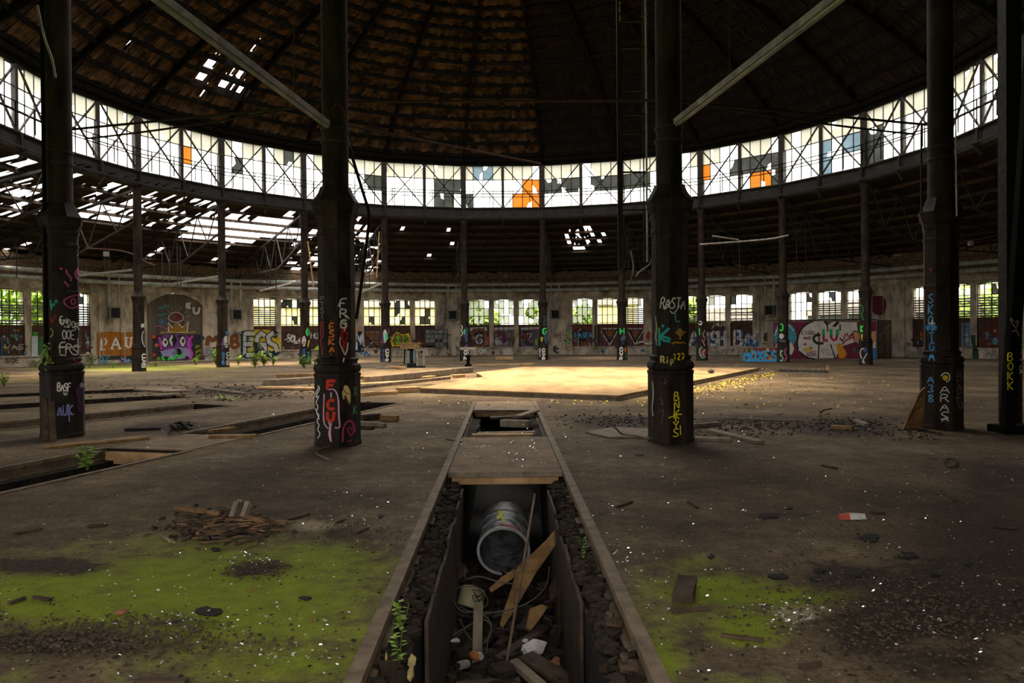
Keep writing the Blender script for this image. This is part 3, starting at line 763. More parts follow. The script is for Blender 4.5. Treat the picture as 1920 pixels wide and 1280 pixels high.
# ================================================================== IRON COLUMNS
def oct_off(): return .5
def make_column():
    t = empty('iron_column')
    c = 1 / cos(rad(22.5))
    b = MB(); b.lathe([(.335 * c, 0), (.335 * c, .06), (.325 * c, .08), (.325 * c, 1.06), (.335 * c, 1.09), (.335 * c, 1.12), (.30 * c, 1.14)], 8, off=.5); b.build('pedestal', iron, t)
    b = MB(); b.lathe([(.29 * c, 1.12), (.325 * c, 1.15), (.34 * c, 1.20), (.325 * c, 1.25), (.285 * c, 1.28), (.285 * c, 1.30), (.30 * c, 1.32), (.30 * c, 1.345), (.262 * c, 1.37)], 8, off=.5); b.build('base_moulding', iron, t, True)
    b = MB(); b.lathe([(.262 * c, 1.36), (.262 * c, 2.44), (.272 * c, 2.46), (.272 * c, 2.50), (.262 * c, 2.52), (.262 * c, 3.24), (.275 * c, 3.26), (.275 * c, 3.31), (.262 * c, 3.33), (.268 * c, 3.48)], 8, off=.5); b.build('shaft', iron, t)
    b = MB(); b.lathe([(.268 * c, 3.46), (.285 * c, 3.50), (.285 * c, 3.54), (.275 * c, 3.56), (.30 * c, 3.60), (.325 * c, 3.66), (.325 * c, 3.71), (.34 * c, 3.73), (.345 * c, 3.77), (.33 * c, 3.79), (.25 * c, 3.92), (.215 * c, 4.02)], 8, off=.5); b.build('capital', iron, t, True)
    b = MB(); b.lathe([(.205, 3.95), (.205, 9.05), (.26, 9.15), (.30, 9.27)], 18); b.build('upper_shaft', iron, t, True)
    for z in (4.70, 4.90):
        b = MB(); b.lathe([(.203, z - .025), (.225, z - .025), (.225, z + .025), (.203, z + .025)], 18, cap=False); b.build('band', beamiron, t, True)
    return t
proto = make_column()
def col_matrix(phi):
    return Matrix.Translation(P(20, phi)) @ Matrix.Rotation(rad(90 - phi), 4, 'Z')
NEARC = {-172.5: 'thick iron column left of the middle pit with the orange ESKA lettering', -157.5: 'thick iron column far left with white lettering and pink eyes, ivy pipe beside it',
         172.5: 'thick iron column right of the middle pit with teal figure and yellow 127', 157.5: 'thick dark iron column far right with blue lettering, board leaning on it'}
FARL = {-67.5: 'far iron column standing before the arched gate, second from the left with OVB lettering', -52.5: 'far iron column right of the arched gate with blue and white pedestal tags', -37.5: 'far iron column with weeds at its foot beside the ESKA column',
        -22.5: 'far iron column left of the yellow topped work table with OVR pedestal', -7.5: 'far iron column left of the middle bay with green dot graffiti', 7.5: 'far iron column right of the middle bay with a green G',
        22.5: 'far iron column with green H, behind the hanging ladder', 37.5: 'far iron column with pink squiggles just right of the 127 column', 52.5: 'far iron column with green J in front of the painted booth', 67.5: 'far iron column with green K at the right end of the painted booth',
        -82.5: 'far iron column mostly hidden behind the pink eye column', 82.5: 'far iron column mostly hidden behind the blue lettered column'}
COLS = {}
first = True
for phi, lb in list(NEARC.items()) + list(FARL.items()):
    g = 'iron columns of the ring'
    if first: proto.matrix_world = col_matrix(phi); c = tag(proto, lb, 'column', g, 'thing'); first = False
    else: c = tag(dup(proto, col_matrix(phi)), lb, 'column', g, 'thing')
    COLS[phi] = c
bpy.context.view_layer.update()

# ------------------------------------------------------------------ lattice girders under the outer roof
for n, phi in enumerate([-82.5, -67.5, -52.5, -37.5, -22.5, -7.5, 7.5, 22.5, 37.5, 52.5, 67.5, 82.5]):
    t = thing('roof_girder', 'dark lattice roof girder over the %s column from the left in the far row' % ORD[n], 'girder', P(20, phi), 0, 'lattice girders under the low roof')
    top = lambda r: 9.17 - (r - 20.15) * (2.65 / 13.2)
    bot = lambda r: (7.55 - (r - 20.25) * .36) if r < 24.2 else 6.13 - (r - 24.2) * .012
    b = MB(); b.bar(P(20.3, phi, top(20.3)), P(32.5, phi, top(32.5)), .10, .12); b.build('top_chord', beamiron, t)
    b = MB()
    for r0, r1 in ((20.3, 24.2), (24.2, 32.4)): b.bar(P(r0, phi, bot(r0)), P(r1, phi, bot(r1)), .09, .09)
    b.build('bottom_chord', beamiron, t)
    b = MB(); rs = [20.4 + 1.02 * i for i in range(12)]
    for i in range(11):
        a, c = (bot, top) if i % 2 else (top, bot)
        b.bar(P(rs[i], phi, a(rs[i])), P(rs[i + 1], phi, c(rs[i + 1])), .05, .05)
    b.build('web', beamiron, t, weld=False)

# ------------------------------------------------------------------ trunking from the columns out to the wall, tie rods
def trunking(phi, r0, r1, z0, z1, label, hang=()):
    t = thing('lamp_trunking', label, 'trunking', P(r0, phi, z0), 0, 'trunking bars from the columns')
    b = MB(); b.bar(P(r0, phi, z0), P(r1, phi, z1), .10, .085); b.build('channel', trunkm, t)
    b = MB(); b.bar(P(r0, phi, z0 - .055), P(r1, phi, z1 - .055), .05, .03); b.build('underside_strip', galv, t)
    b = MB(); b.bar(P(20.235, phi, z0 + .06), P(r0 + .1, phi, z0 + .02), .04, .04); b.build('end_bracket', beamiron, t)
    for r in hang:
        b = MB(); z = z0 + (z1 - z0) * (r - r0) / (r1 - r0); b.tube([P(r, phi, z + .05), P(r, phi, 7.2 - (r - 20) * .05)], .008, 5); b.build('hanger_wire', beamiron, t)
trunking(-172.5, 20.35, 26.5, 4.92, 4.92, 'long pale trunking bar running up left from the ESKA column', (21.6, 24.0))
trunking(172.5, 20.35, 26.5, 4.92, 4.92, 'long pale trunking bar running up right from the 127 column', (22.3, 24.4))
for phi, nm in ((-67.5, 'before the arched gate'), (-52.5, 'right of the arched gate'), (-37.5, 'with weeds at its foot'), (-22.5, 'left of the work table')):
    trunking(phi, 20.35, 27.5, 5.15, 4.85, 'dusty trunking bar leaving the far column %s' % nm)
def rod(a, b, r, name, label, cat, m=beamiron, sag=0.0, n=10, group=None):
    a, b = Vector(a), Vector(b); mb = MB()
    mb.tube([a.lerp(b, i / n) - Vector((0, 0, sag * 4 * (i / n) * (1 - i / n))) for i in range(n + 1)], r, 6)
    return tag(mb.build(name, m, smooth=True), label, cat, group)
g = 'tie rods between the thick columns'
rustrod = mat('rust_rod', (.05, .025, .018), (.10, .05, .04), .8, 5, bump=0)
rod(P(19.76, -172.5, 5.42), P(19.76, 172.5, 5.42), .022, 'tie_rod', 'rusty tie rod spanning straight between the two middle thick columns', 'rod', rustrod, group=g)
rod(P(19.7, -171.9, 5.13), P(15.5, 177, 5.32), .02, 'tie_rod', 'sloping rusty rod below the straight tie rod over the pit', 'rod', rustrod, group=g)
rod(P(19.76, -172.5, 5.40), P(19.76, -157.5, 5.36), .022, 'tie_rod', 'tie rod between the pink eye column and the ESKA column', 'rod', group=g)
rod(P(19.6, -172, 5.50), P(19.6, -158, 5.22), .018, 'tie_rod', 'lower slack rod between the pink eye column and the ESKA column', 'rod', sag=.05, group=g)
rod(P(19.76, 172.5, 5.42), P(19.76, 157.5, 5.36), .022, 'tie_rod', 'tie rod between the 127 column and the blue lettered column', 'rod', group=g)
rod(P(19.6, 172, 5.50), P(19.6, 158, 5.22), .018, 'tie_rod', 'lower slack rod between the 127 column and the blue lettered column', 'rod', sag=.05, group=g)

# ------------------------------------------------------------------ pipes along the far wall
def wallpoly(d, z, k0, k1):
    r = (BA - d) / cos(rad(7.5)); return [P(r, 15 * k - 7.5, z) for k in range(k0, k1 + 2)]
for z, r, d, lb, m in ((5.82, .14, .40, 'upper grey heating pipe running along the whole far wall', galv), (5.34, .14, .40, 'lower grey heating pipe running along the whole far wall', galv),
                       (6.25, .025, .30, 'thin brown cable strung above the heating pipes', rustrod), (4.72, .03, .16, 'thin grey conduit running above the far windows', galv)):
    b = MB(); b.tube(wallpoly(d, z, -6, 6), r, 10, cap=True); tag(b.build('wall_pipe', m, smooth=True), lb, 'pipe', 'pipes along the far wall')
# ------------------------------------------------------------------ electric boxes on the piers
BOXL = {-52.5: 'grey switch box with two conduits above the orange PAU panel', -37.5: 'grey switch box with two conduits left of the silver lettering', -22.5: 'grey switch box with two conduits behind the ESKA column', -7.5: 'grey switch box with two conduits right of the white lamp housing',
        7.5: 'grey switch box with two conduits right of the middle bay', 22.5: 'grey switch box with two conduits behind the 127 column', 37.5: 'grey switch box with two conduits above the painted booth, left end'}
def ebox(phi):
    p = P(32.33, phi, 0); t = thing('switch_box', BOXL[phi], 'switch box', p + Vector((0, 0, 2.95)), rad(-phi), 'switch boxes on the piers'); M = Matrix.Translation(p) @ Matrix.Rotation(rad(-phi), 4, 'Z')
    b = MB(); b.lbox(-.36, .36, -.12, .20, 2.95, 3.72, M); b.build('casing', boxm, t)
    b = MB(); b.lbox(-.28, .30, -.135, -.12, 3.02, 3.66, M); b.build('front_door', plate, t)
    for x in (-.33, .33):
        b = MB(); b.tube([M @ Vector((x, .02, 4.3)), M @ Vector((x, .02, 5.75))], .065, 8); b.build('conduit', galv, t, True)
        b = MB(); b.lathe([(.05, 3.80), (.075, 3.84), (.075, 4.22), (.05, 4.30)], 8, M @ Matrix.Translation((x, .02, 0))); b.build('socket', galv, t, True)
for phi in BOXL: ebox(phi)
def wbox(px, py, w, h, dpt, name, label, cat, m, sub=None):
    h0 = wall_hit(px, py); p, n = h0; yaw = math.atan2(-n.y, -n.x) - math.pi / 2
    M = Matrix.Translation(p) @ Matrix.Rotation(yaw, 4, 'Z'); b = MB(); b.lbox(-w / 2, w / 2, -dpt - .10, -.10, -h / 2, h / 2, M)
    o = tag(b.build(name, m), label, cat); return o, M
o, M = wbox(828, 588, .36, 2.0, .16, 'lamp_housing', 'tall white lamp housing fixed upright on the wall beside the meter cabinet', 'lamp', trunkm)
o, M = wbox(817, 632, 1.9, 1.35, .18, 'meter_cabinet', 'wall cabinet of grey meter boxes right of the work table', 'cabinet', slatm)
for r in range(3):
    for c in range(5):
        b = MB(); b.lbox(-.88 + c * .36, -.58 + c * .36, -.40, -.28, .28 - r * .36, .58 - r * .36, M); bo = b.build('meter_box', boxm if (r + c) % 3 else trunkm, o)
        if (r, c) in ((2, 2), (2, 3)): b = MB(); b.lbox(-.83 + c * .36, -.63 + c * .36, -.41, -.40, .33 - r * .36, .53 - r * .36, M); b.build('meter_window', plate, bo)
for c in range(2):
    b = MB(); b.lbox(-.1 + c * .36, .2 + c * .36, -.40, -.28, -.80, -.46, M); b.build('meter_box', boxm, o)
wbox(798, 524, .22, .22, .05, 'number_plate', 'small pale number plate on the brick above the work table', 'sign', trunkm)
wbox(948, 518, .26, .22, .3, 'number_plate', 'small pale box high on the brick above the middle bay', 'sign', trunkm)
wbox(1389, 516, .28, .28, .05, 'number_plate', 'small square pale plate high on the brick right of the 127 column', 'sign', trunkm)
for px, py in ((462, 560),): wbox(px, py, .22, .35, .03, 'paper_notice', 'small white paper notice beside the far switch box', 'notice', trunkm)
wbox(1274, 558, .16, 3.0, .08, 'downpipe', 'thin pale downpipe on the wall just behind the 127 column', 'pipe', galv) if False else None
b = MB(); p, n = wall_hit(1031, 590); b.tube([p + n * .2 + Vector((0, 0, -1.7)), p + n * .2 + Vector((0, 0, 1.6))], .06, 8); tag(b.build('downpipe', galv, smooth=True), 'grey downpipe on the wall left of the switch box, right of the middle bay', 'pipe')
b = MB(); p, n = wall_hit(1424, 600); b.tube([p + n * .2 + Vector((0, 0, -1.6)), p + n * .2 + Vector((0, 0, 1.6))], .06, 8); tag(b.build('downpipe', galv, smooth=True), 'pale downpipe on the wall above the cyan lettered block', 'pipe')

# ------------------------------------------------------------------ platform and beams
deckm = mat('plywood_deck', (.17, .105, .05), (.36, .24, .12), .85, 1.2, (1, .35, 1), .15)
def deck(label, pxs, z, m=deckm):
    t = thing('timber_platform', label, 'platform', G(*pxs[0], 0)); t.location.z = 0
    pts = [G(x, y, z) for x, y in pxs]; b = MB(); b.prism([(p.x, p.y) for p in pts], z - .035, z); b.build('deck_board', m, t)
    n = len(pts); b = MB(); cen = sum(pts, Vector()) / n
    for i in range(n):
        a, c = pts[i], pts[(i + 1) % n]; sh = lambda q: q + (cen - q).normalized() * .12
        b.bar(Vector((*sh(a).xy, (z - .04) / 2)), Vector((*sh(c).xy, (z - .04) / 2)), .08, z - .04)
    b.build('edge_joist', greywood, t, weld=False)
    return t
DECKP = [(1160, 741), (785, 727), (907, 706), (892, 698), (985, 687), (1425, 689)]
deck('wide timber platform in the middle of the hall with leaves along its edge', DECKP, .15)
deck('smaller timber platform behind the beams left of the wide one', [(650, 705.5), (700, 705), (848, 694), (868, 688.6), (655, 690.5)], .12)
def beam(a, b, w, h, name, label, cat, m, group=None):
    mb = MB(); a, b = Vector(a), Vector(b); d = (b - a)
    mb.bar(a, b, w, h); o = mb.build(name, m)
    bv = o.modifiers.new('bevel', 'BEVEL'); bv.width = min(w, h) * .08; bv.segments = 1
    return tag(o, label, cat, group)
def fbeam(p, q, w, h, z, label, m, group=None, name='heavy_timber', cat='beam'):
    return beam(G(p[0], p[1], z), G(q[0], q[1], z), w, h, name, label, cat, m, group)
gb = 'timbers beside the platform'
fbeam((692, 712), (845, 696.5), .20, .24, .14, 'long heavy grey timber beam between the two platforms', greywood, gb)
fbeam((850, 695.5), (884, 692), .20, .24, .14, 'short heavy timber beam ending at the small post between the platforms', greywood, gb)
fbeam((672, 726), (842, 708), .14, .10, .27, 'thin long timber resting over the orange boards left of the platform', greywood, gb)
fbeam((672, 720), (792, 713), .55, .05, .04, 'orange brown board with black scribbles lying beside the platform', palewood, gb, 'loose_board', 'board')
fbeam((676, 738), (744, 735), .34, .09, .05, 'orange board lying in front of the platform corner beside the ESKA column', palewood, gb, 'loose_board', 'board')
fbeam((748, 731), (782, 729), .35, .16, .09, 'short pale block at the platform corner', palewood, gb, 'timber_block', 'block')
fbeam((685, 711), (700, 710), .30, .22, .12, 'pale wood block left of the heavy beam, beside the ESKA column', palewood, gb, 'timber_block', 'block')
fbeam((795, 709), (812, 707), .2, .12, .24, 'small pale block wedged under the platform edge', palewood, gb, 'timber_block', 'block')
fbeam((852, 705.5), (868, 704), .2, .12, .22, 'small pale block further along under the platform edge', palewood, gb, 'timber_block', 'block')
fbeam((705, 689), (727, 688.5), .3, .06, .17, 'short whitish board on the small platform', trunkm, gb, 'loose_board', 'board')
fbeam((727, 687), (757, 689.5), .25, .10, .2, 'short tan board leaning on the back of the small platform', palewood, gb, 'loose_board', 'board')
fbeam((880, 684), (1000, 682), .25, .08, .04, 'long board lying behind the wide platform', palewood, gb, 'loose_board', 'board')
fbeam((930, 671), (963, 671), .25, .22, .12, 'tan step board under the middle bay windows', palewood, gb, 'loose_board', 'board')
fbeam((500, 717), (590, 712), .5, .22, .11, 'dark timber stack seen left of the ESKA column', greywood, gb)
fbeam((490, 726), (592, 728), .6, .06, .05, 'flat tan board left of the ESKA column', palewood, gb, 'loose_board', 'board')
fbeam((520, 707), (590, 705), .4, .25, .14, 'long brown timber behind the dark stack left of the ESKA column', slabwood, gb)
fbeam((380, 727), (460, 737), .10, .05, .05, 'thin grey lath lying across the tracks on the left', greywood, gb, 'loose_board', 'board')
fbeam((270, 729), (340, 733), .7, .05, .04, 'pale board lying across the left tracks', greywood, gb, 'loose_board', 'board')
fbeam((290, 741), (335, 738), .4, .05, .04, 'short weathered board among the left tracks', greywood, gb, 'loose_board', 'board')
fbeam((1460, 694), (1553, 696), .12, .10, .06, 'dark bar lying on the floor right of the platform', slatm, None, 'floor_bar', 'bar')
b = MB(); p = G(1553, 697, 0); b.box((p.x, p.y, .14), (.10, .10, .28)); tag(b.build('marker_post', palewood), 'small tan post standing at the end of the dark floor bar', 'post')
# small post at the beam end
p = G(878, 694, 0); t = thing('bollard', 'small turned iron post standing at the beam end between the platforms', 'post', p)
b = MB(); b.lathe([(.16, 0), (.16, .28), (.08, .32), (.08, .62), (.16, .66), (.16, .72), (.06, .76)], 10, Matrix.Translation(p)); b.build('post_body', iron2, t, True)
b = MB(); b.box(p + Vector((0, 0, 1.05)), (.75, .12, .12)); b.tube([p + Vector((0, 0, .74)), p + Vector((0, 0, 1.0))], .05, 6); b.build('crossbar', trunkm, t)
# work table and machines
p = G(770, 683, 0); t = thing('work_table', 'yellow topped work table standing behind the small platform', 'table', p)
b = MB(); b.prism([(p.x - .55, p.y - .4), (p.x + .55, p.y - .4), (p.x + .62, p.y), (p.x + .55, p.y + .4), (p.x - .55, p.y + .4), (p.x - .62, p.y)], .92, 1.22); b.build('basin_top', slabwood, t)
b = MB(); b.box(p + Vector((0, 0, 1.24)), (1.3, .85, .05)); b.build('rim', slabwood, t)
b = MB(); b.tube([p + Vector((0, 0, .0)), p + Vector((0, 0, .92))], [.22, .16], 8); b.build('pedestal', iron2, t, True)
for s in (-1, 1): b = MB(); b.bar(p + Vector((s * .4, .2, 0)), p + Vector((s * .35, .1, .9)), .06, .06); b.build('leg', iron2, t)
p = G(772, 689, 0); t = thing('machine_frame', 'grey upright metal frame in front of the work table', 'machine', p)
for x in (-.16, .16): b = MB(); b.box(p + Vector((x, 0, .45)), (.12, .3, .9)); b.build('upright', boxm, t)
b = MB(); b.box(p + Vector((0, 0, .12)), (.44, .4, .24)); b.build('foot_plate', plate, t)
b = MB(); b.box(p + Vector((0, .05, .6)), (.2, .2, .5)); b.build('motor', plate, t)
p = G(789, 689, 0); t = thing('machine_frame', 'pale open metal stand right of the grey frame by the work table', 'machine', p)
for x in (-.17, .17):
    b = MB(); b.box(p + Vector((x, 0, .45)), (.07, .25, .9)); b.build('upright', trunkm, t)
b = MB(); b.box(p + Vector((0, 0, .93)), (.5, .3, .06)); b.build('top_plate', trunkm, t)
b = MB(); b.box(p + Vector((0, 0, .05)), (.44, .4, .10)); b.build('foot_plate', plate, t)

# ------------------------------------------------------------------ booth, block
def vbox(A, B, dpt, h, name, label, cat, m):
    A, B = Vector((A.x, A.y, 0)), Vector((B.x, B.y, 0)); L = (B - A).length; yaw = math.atan2(B.y - A.y, B.x - A.x); M = Matrix.Translation((A + B) / 2) @ Matrix.Rotation(yaw, 4, 'Z')
    t = thing(name, label, cat, (A + B) / 2, yaw); b = MB(); b.lbox(-L / 2, L / 2, 0, dpt, 0, h, M); o = b.build('body', m, t); return t, o, M, L
booth, BOO, bM, bL = vbox(G(1449, 674.3), G(1645, 673.3), 1.4, 2.42, 'painted_booth', 'long painted booth with the white CLU mural behind the far columns on the right', 'booth', conc)
b = MB(); b.lbox(-bL / 2 - .05, bL / 2 + .05, -.05, 1.45, 2.42, 2.48, bM); b.build('roof_board', slatm, booth)
blk, BLO, _, _ = vbox(G(1393, 677.8), G(1461, 677.5), .8, .82, 'low_block', 'low concrete block with cyan lettering left of the painted booth', 'block', conc)
fen, FEO, _, _ = vbox(G(1646, 672.6), G(1672, 671.8), .12, 2.42, 'plank_panel', 'dark plank panel standing against the right end of the painted booth', 'panel', oldwood)

# ------------------------------------------------------------------ ladder hanging near the 127 column
t = thing('hanging_ladder', 'tall iron ladder hanging left of the 127 column with yellow 208 on it', 'ladder', D(1188, 480, 13.0))
b = MB(); a = D(1163.5, 505, 13.0); b.bar(a, Vector((a.x, a.y, 14.0)), .08, .05, 0, (0, 1, 0)); LR = b.build('side_rail', iron, t)
b = MB(); a = D(1213.5, 491, 13.0); b.bar(a, Vector((a.x, a.y, 13.9)), .028, .028, 0, (0, 1, 0)); b.build('side_rail', galv, t)
b = MB(); a = D(1208, 500, 13.02); b.tube([a, Vector((a.x + .01, a.y, 13.8))], .012, 6); b.build('safety_line', beamiron, t)
for y in (465, 430, 394, 355, 323, 290, 250, 215, 170, 130, 90, 40):
    if y in (355, 290, 130): continue
    a, c = D(1165, y, 13.02), D(1213, y - .5, 13.02); b = MB(); b.bar(a, c, .03, .025); b.build('rung', iron, t)
# ------------------------------------------------------------------ posts and pipes at the sides
p = G(1884, 815); t = thing('steel_post', 'leaning dark steel post with yellow BOKK lettering at the right edge', 'post', p)
b = MB(); b.box((p.x + .36, p.y + .30, .06), (.62, .5, .12)); b.build('base_plate', iron2, t)
a = D(1889, 800, p.y + .3); a.z = .11; c = D(1906, 540, p.y + .3); c = a + (c - a) * 3.4
b = MB(); b.bar(a, c, .19, .14, 0, (0, 1, 0)); STP = b.build('post_shaft', iron2, t)
a = G(1917, 800); b = MB(); b.lbox(a.x + .02, a.x + .30, a.y + .45, a.y + .7, 0, 9.0); STB = tag(b.build('timber_post', plate), 'wide black post at the very right edge behind the leaning one', 'post')
a = D(88.5, 770, 13.35); b = MB(); b.tube([Vector((a.x, a.y, 0.0)), Vector((a.x, a.y, 9.1))], .034, 8); tag(b.build('standpipe', iron2, smooth=True), 'thin dark standpipe beside the pink eye column', 'pipe')
for i, (u, v, lb) in enumerate((((86, 814), (83, 747), 'taller weathered board leaning at the foot of the pink eye column'), ((100, 816), (96, 752), 'shorter weathered board leaning at the foot of the pink eye column'))):
    q0, q1 = D(u[0], u[1], 13.0 - .06 * i), D(v[0], v[1], 13.1 - .06 * i); q0.z = .005; beam(q0, q1, .10, .03, 'leaning_board', lb, 'board', oldwood)
q0, q1 = G(1712, 804), D(1729, 728, 12.95); mb = MB()
d = (q1 - q0); mb.hexa([q0 + Vector((-.17, 0, 0)), q0 + Vector((.17, 0, 0)), q0 + Vector((.17, .05, 0)), q0 + Vector((-.17, .05, 0)), q1 + Vector((-.03, 0, -.06)), q1 + Vector((.06, 0, .02)), q1 + Vector((.06, .05, .02)), q1 + Vector((-.03, .05, -.06))])
tag(mb.build('leaning_board', slabwood), 'tan splintered board leaning on the far right thick column', 'board')
def cable(pts, r, label, m=beamiron, name='hanging_cable', cat='cable', group=None, n=3):
    ps = [Vector(p) for p in pts]
    for _ in range(n):
        if len(ps) < 3: break
        q = [ps[0]]
        for a, c in zip(ps, ps[1:]): q += [a.lerp(c, .25), a.lerp(c, .75)]
        q.append(ps[-1]); ps = q
    b = MB(); b.tube(ps, r, 6); return tag(b.build(name, m, smooth=True), label, cat, group)
Dp = lambda L, y: [D(a, c, y) for a, c in L]
cable(Dp([(650, 255), (662, 300), (684, 372), (694, 400), (688, 450), (678, 530), (668, 598)], 12.9), .028, 'black hose hanging down the right side of the ESKA column', plate, 'hanging_hose', 'hose')
cable(Dp([(622, 205), (634, 190), (648, 215), (652, 300)], 11.95), .012, 'thin looped wire over the bands of the ESKA column', rustrod)
cable(Dp([(1232, 392), (1240, 470), (1250, 545), (1256, 560)], 11.93), .006, 'thin slanting wire on the left face of the 127 column', beamiron)
cable(Dp([(1256, 330), (1258, 372), (1258, 400), (1255, 447)], 11.90), .007, 'short thin wire hanging over the capital of the 127 column', beamiron)
cable(Dp([(1286, 375), (1288, 430), (1284, 490), (1281, 535)], 11.92), .007, 'thin wire with pale end on the right face of the 127 column', beamiron)
cable(Dp([(1224, 480), (1219, 495), (1206, 504), (1195, 512), (1193, 518)], 12.6), .012, 'curled grey cable end left of the 127 column', galv)
cable(Dp([(1170, 420), (1177, 455), (1174, 500), (1160, 515)], 13.1), .012, 'dark cable hanging from the ladder foot on the left', beamiron)
cable(Dp([(1182, 470), (1188, 495), (1186, 520), (1175, 536)], 13.1), .014, 'grey cable hanging from the ladder foot on the right', trunkm)
cable(Dp([(1178, 420), (1179, 515)], 13.2), .010, 'straight rusty wire hanging beside the ladder', rustrod)
cable(Dp([(1792, 245), (1793, 330), (1794, 405)], 13.0), .012, 'thin pipe hanging right of the blue lettered column', galv)
cable(Dp([(1728, 230), (1727, 300), (1728, 398)], 13.0), .016, 'dark pipe hanging left of the blue lettered column', beamiron)
cable(Dp([(70, 10), (82, 70), (98, 110), (104, 145)], 12.9), .02, 'pale cable dangling at the top beside the pink eye column', trunkm)
cable([D(160, 465, 40), D(240, 470, 41), D(270, 490, 41.5), D(290, 497, 42)], .04, 'sagging brown cable near the gate column', rustrod)
cable([D(1612, 498, 41.5), D(1640, 485, 45), D(1680, 474, 46), D(1735, 467, 46)], .04, 'sagging pale cable right of the green K column', rustrod)
cable([D(1796, 453, 40), D(1840, 448, 40), D(1900, 434, 39)], .035, 'thin cable at the far right above the louvred windows', rustrod)
b = MB(); b.box(D(1682, 478, 45.8), (.28, .2, .14)); tag(b.build('hanging_lamp', trunkm), 'small pale lamp hanging on the sagging cable on the right', 'lamp')
b = MB(); b.box(D(1820, 456, 40), (.2, .2, .24)); tag(b.build('hanging_lamp', trunkm), 'small pale lamp on the cable at the far right', 'lamp')
b = MB(); b.box(D(199, 476, 40.5), (.22, .2, .24)); tag(b.build('hanging_lamp', trunkm), 'small pale lamp hanging near the gate column', 'lamp')
gl = 'wires hanging from the low roof'
for i, (x, y0, y1, lb) in enumerate(((196, 425, 518, 'left of the gate column'), (204, 430, 508, 'just left of the gate column'), (304, 475, 538, 'above the arched gate, leftmost'), (317, 468, 530, 'above the arched gate, second'), (332, 455, 545, 'above the arched gate, third'), (338, 460, 540, 'above the arched gate, rightmost'),
                                    (500, 470, 540, 'above the arched window, left'), (506, 478, 536, 'above the arched window, middle'), (517, 468, 545, 'above the arched window, right'), (543, 440, 520, 'left of the weed column'), (683, 492, 540, 'left of the work table column, first'), (692, 478, 540, 'left of the work table column, second'),
                                    (1493, 395, 502, 'right of the green J column, first'), (1510, 405, 497, 'right of the green J column, second'), (1682, 400, 472, 'above the sagging cable'), (1386, 450, 515, 'above the square plate'), (31, 455, 520, 'at the far left'))):
    cable([D(x, y0, 46), D(x + 1, y1, 46)], .025, 'thin wire hanging from the low roof ' + lb, beamiron, 'hanging_wire', 'wire', gl)
cable([D(577, 452, 44), D(588, 538, 44)], .04, 'pale thin lath hanging beside the weed column', palewood, 'hanging_lath', 'lath')
cable([D(711, 434, 45), D(706, 520, 45)], .035, 'pale thin cord hanging left of the work table column', palewood, 'hanging_lath', 'lath')
cable([D(1312, 458, 44), D(1440, 449, 43), D(1478, 441, 42)], .05, 'grey trunking bar in the dark right of the 127 column', trunkm, 'lamp_trunking', 'trunking')
cable([D(1335, 442, 46), D(1385, 449, 46)], .05, 'short grey bar hanging in the dark right of the 127 column', trunkm, 'lamp_trunking', 'trunking')

# ================================================================== THE OPEN PIT AND ITS CONTENTS
def cover(y0, y1, label, bar_z=-.13):
    t = thing('pit_cover', label, 'cover', (0, y0, 0))
    b = MB(); b.lbox(-.705, .705, y0, y1, -.045, .004); b.build('cover_board', coverm, t)
    b = MB(); b.lbox(-.70, .70, y0 - .03, y0, -.05, .012); b.build('front_edge', greywood, t)
    b = MB(); b.lbox(-.66, .66, y0 + .03, y0 + .12, -.15, -.05); b.build('cross_beam', palewood, t)
    return t
coverm = mat('dusty_cover', (.15, .10, .06), (.27, .19, .12), .9, 2.5, bump=.3)
cover(9.62, 12.95, 'dusty board cover over the pit just beyond the open part')
cover(17.6, 19.85, 'dusty board cover over the pit next to the platform')
b = MB(); b.lbox(-.58, .50, 13.75, 13.95, -.26, -.06); tag(b.build('cross_timber', palewood), 'pale timber beam lying across the small second pit opening', 'beam')
for i, (x0, y0, z0, x1, y1, z1, w, h, lb) in enumerate(((-.5, 14.35, -.12, .55, 14.3, -.10, .25, .05, 'flat board behind the pale beam in the second pit opening'), (-.05, 15.2, -.02, .48, 14.8, .0, .16, .14, 'heavy broken timber end sticking up in the second pit opening'),
        (.1, 16.2, -.05, .62, 15.7, .05, .22, .04, 'thin dark board on the right of the second pit opening'), (-.3, 16.5, -.06, .5, 16.6, -.04, .3, .05, 'flat plank at the far end of the second pit opening'), (.25, 15.6, .06, .66, 16.4, .10, .18, .04, 'tilted plank on top of the boards in the second pit opening'))):
    beam((x0, y0, z0), (x1, y1, z1), w, h, 'broken_plank', lb, 'plank', [greywood, greywood, oldwood, oldwood, greywood][i], 'planks in the second pit opening')
beam(G(838, 824), G(866, 829), .03, .03, 'iron_bar', 'bent thin bar at the left corner of the second pit opening', 'bar', beamiron)
fbeam((895, 767), (1005, 767), .5, .02, .012, 'thin pale sheet lying flat at the far end of the pit line', greywood, None, 'flat_sheet', 'sheet')
